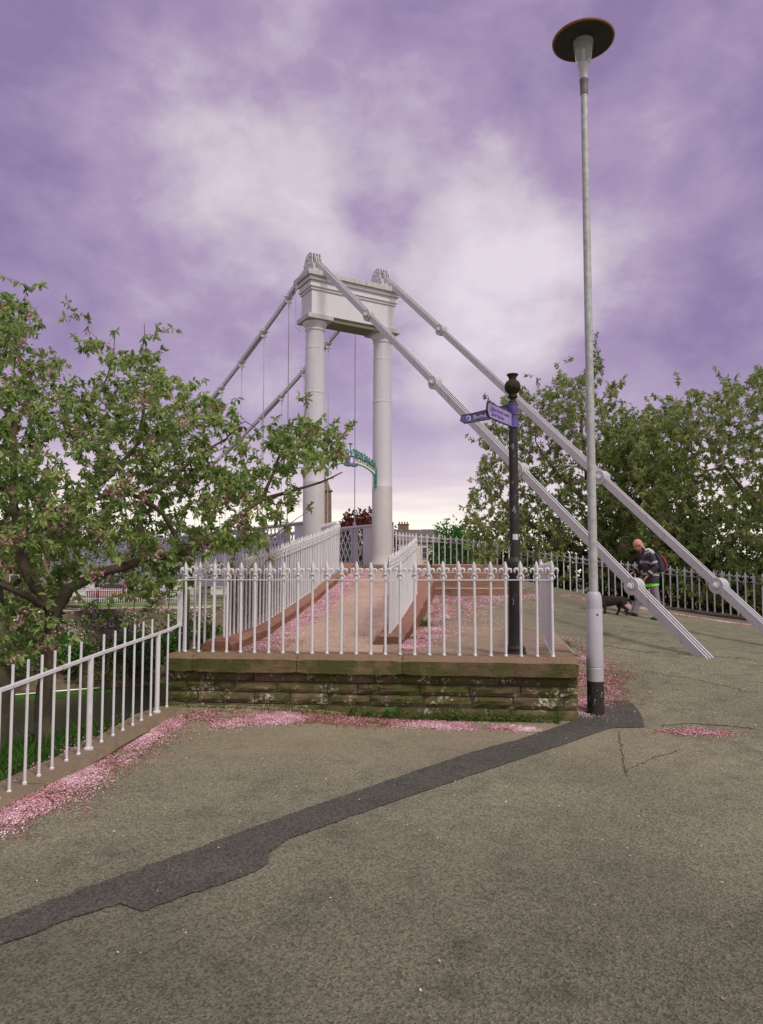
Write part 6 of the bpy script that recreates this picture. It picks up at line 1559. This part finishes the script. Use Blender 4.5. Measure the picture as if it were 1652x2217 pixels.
loft(mb, [(Q(-.11, 0, .74), .10, .14, 0), (Q(-.10, 0, .84), .115, .155, 0), (Q(-.10, 0, .88), .10, .14, 0)])
remeshed(mb, 'trousers', TROU, man, .010, 4)
def shoe(heel, toe, name='shoe'):
    d = (toe - heel).normalized(); L = (toe - heel).length; up = EY.cross(d); up = up if up.z > 0 else -up; mb = MB()
    rings = []; n = 14; vs = []
    for f, hh, w in ((0, .055, .030), (.06, .085, .038), (.22, .10, .040), (.40, .085, .042), (.62, .062, .048), (.85, .048, .045), (.97, .034, .030), (1, .02, .018)):
        c = heel + d * (L * f)
        for k in range(n):
            a = 2 * math.pi * k / n; y = math.cos(a) * w; z = max(-.008, math.sin(a) * hh) if math.sin(a) > 0 else math.sin(a) * .012; vs.append(c + EY * y + up * (z + .012))
    m = 8; fs = [(i * n + k, i * n + (k + 1) % n, (i + 1) * n + (k + 1) % n, (i + 1) * n + k) for i in range(m - 1) for k in range(n)] + [tuple(reversed(range(n))), tuple((m - 1) * n + k for k in range(n))]
    mb.add(vs, fs, .5, True); mb.tube([heel + d * .075 + up * .06, heel + d * .07 + up * .13], [.044, .046], 12); mb.build(name, SHOE, man)
shoe(Q(.135, -.10, .012), Q(-.165, -.11, .008)); shoe(Q(-.385, .11, .05), Q(-.655, .12, .17))
# rucksack on his back: a thing he carries
bo = Q(.0, 0, 1.22); bp = thing('rucksack', bo, 'navy and red rucksack carried on the walking man\'s back', 'rucksack')
mb = MB(); loft(mb, [(Q(.055, 0, 1.00), .07, .12, -.1), (Q(.085, 0, 1.04), .115, .145, -.05), (Q(.085, 0, 1.16), .12, .150, .1), (Q(.045, 0, 1.30), .10, .140, .3), (Q(-.01, 0, 1.41), .07, .115, .5), (Q(-.05, 0, 1.455), .03, .08, .6)])
remeshed(mb, 'bag', PACK, bp, .010, 4)
mb = MB(); mb.tube([Q(.06, -.10, 1.38), Q(.135, -.118, 1.29), Q(.195, -.11, 1.16), Q(.20, -.10, 1.05)], [.012, .022, .026, .014], 10, flat=.8)
mb.tube([Q(.06, .10, 1.38), Q(.135, .118, 1.29), Q(.195, .11, 1.16), Q(.20, .10, 1.05)], [.012, .022, .026, .014], 10, flat=.8); mb.build('red_panel', REDP, bp)
mb = MB(); mb.tube([Q(-.245, -.10, 1.47), Q(-.19, -.135, 1.485), Q(-.11, -.13, 1.44), Q(-.06, -.11, 1.40)], [.022, .030, .034, .020], 10, flat=.6); mb.build('shoulder_pad', WHP, bp)
for s in (-1, 1):
    mb = MB(); mb.tube([Q(-.10, s * .13, 1.44), Q(-.22, s * .15, 1.43), Q(-.31, s * .14, 1.32), Q(-.30, s * .17, 1.16), Q(-.15, s * .215, 1.06)], .018, 6, flat=.45); mb.build('strap', PACK, bp)

# ------------------------------------------------------------------ the dog
FUR = m_plain('black_brindle_fur', (.034, .025, .016), .85, .5, 30, c2=(.009, .008, .007), bump=.9); LEGF = m_plain('dark_fur_legs', (.05, .04, .028), .9, .4, 30)
d0 = at(1333, 1331, 15.5); d0.z = g1(d0.x, d0.y); dog = thing('dog', d0, 'small wiry black and brown dog walking left behind the lamp post', 'dog')
def DQ(x, y, z): return d0 + Vector((x, y, z))
mb = MB()
def oval(mb, pts, n=16):
    vs = []
    for (x, z, rz_, ry_) in pts:
        for k in range(n): a = 2 * math.pi * k / n; vs.append(DQ(x, math.cos(a) * ry_, z + math.sin(a) * rz_))
    m = len(pts); fs = [(i * n + k, i * n + (k + 1) % n, (i + 1) * n + (k + 1) % n, (i + 1) * n + k) for i in range(m - 1) for k in range(n)] + [tuple(reversed(range(n))), tuple((m - 1) * n + k for k in range(n))]
    mb.add(vs, fs, .5, True)
oval(mb, [(-.33, .33, .05, .05), (-.30, .30, .10, .08), (-.20, .285, .115, .095), (-.08, .29, .10, .09), (.05, .305, .085, .080), (.14, .305, .088, .080), (.20, .29, .075, .065), (.235, .28, .03, .03)])
mb.tube([DQ(-.28, 0, .34), DQ(-.36, 0, .40), DQ(-.40, 0, .42)], [.075, .062, .06], 12)
ell(mb, DQ(-.43, 0, .43), (.075, .055, .060)); mb.tube([DQ(-.47, 0, .42), DQ(-.54, 0, .395), DQ(-.565, 0, .39)], [.040, .028, .022], 10)
for s in (-1, 1): mb.tube([DQ(-.40, s * .035, .47), DQ(-.385, s * .055, .50), DQ(-.415, s * .062, .465)], [.022, .018, .008], 8)
for s, dx in ((-1, .03), (1, -.07)):
    mb.tube([DQ(-.27, s * .055, .26), DQ(-.255 + dx * .5, s * .06, .17), DQ(-.27 + dx, s * .06, .10), DQ(-.28 + dx * 1.3, s * .06, .02), DQ(-.31 + dx * 1.3, s * .06, .014)], [.050, .034, .024, .021, .020], 10)
for s, dx in ((-1, .06), (1, -.10)):
    mb.tube([DQ(.15, s * .05, .28), DQ(.105 + dx * .3, s * .06, .18), DQ(.18 + dx * .8, s * .06, .115), DQ(.155 + dx, s * .06, .025), DQ(.125 + dx, s * .06, .014)], [.068, .046, .026, .021, .021], 10)
mb.tube([DQ(.22, 0, .33), DQ(.28, 0, .33), DQ(.32, .0, .27), DQ(.34, 0, .20)], [.030, .025, .020, .012], 8)
body = remeshed(mb, 'body', FUR, dog, .009, 3)
rg = np.random.default_rng(77); me = body.data; co = np.array([v.co for v in me.vertices]); no = np.array([v.normal for v in me.vertices]); sel = rg.integers(0, len(co), 5200)
Bp = co[sel] + np.array(ORG[dog.name]); Dn = no[sel] + np.array([.7, 0, -.7]) + rg.normal(size=(len(sel), 3)) * .3; Dn /= np.linalg.norm(Dn, axis=1, keepdims=True); S_ = np.cross(Dn, no[sel] + .01); S_ /= np.linalg.norm(S_, axis=1, keepdims=True) + 1e-9
h_ = rg.uniform(.012, .028, len(sel))[:, None]; V = np.stack([Bp - S_ * .002, Bp + S_ * .002, Bp + Dn * h_ * .7 + S_ * .001, Bp + Dn * h_], 1).reshape(-1, 3)
link_mesh('coat', np_mesh('coat', V, np.arange(len(sel))[:, None] * 4 + np.array([[0, 1, 2, 3]]), rg.random(len(sel)), FUR, d0), dog)
for s in (-1, 1): mb = MB(); ell(mb, DQ(-.475, s * .035, .445), (.008, .006, .008), n=8); mb.build('eye', EYEM, dog)
mb = MB(); ell(mb, DQ(-.58, 0, .395), (.012, .014, .010), n=8); mb.build('nose', SHOE, dog)
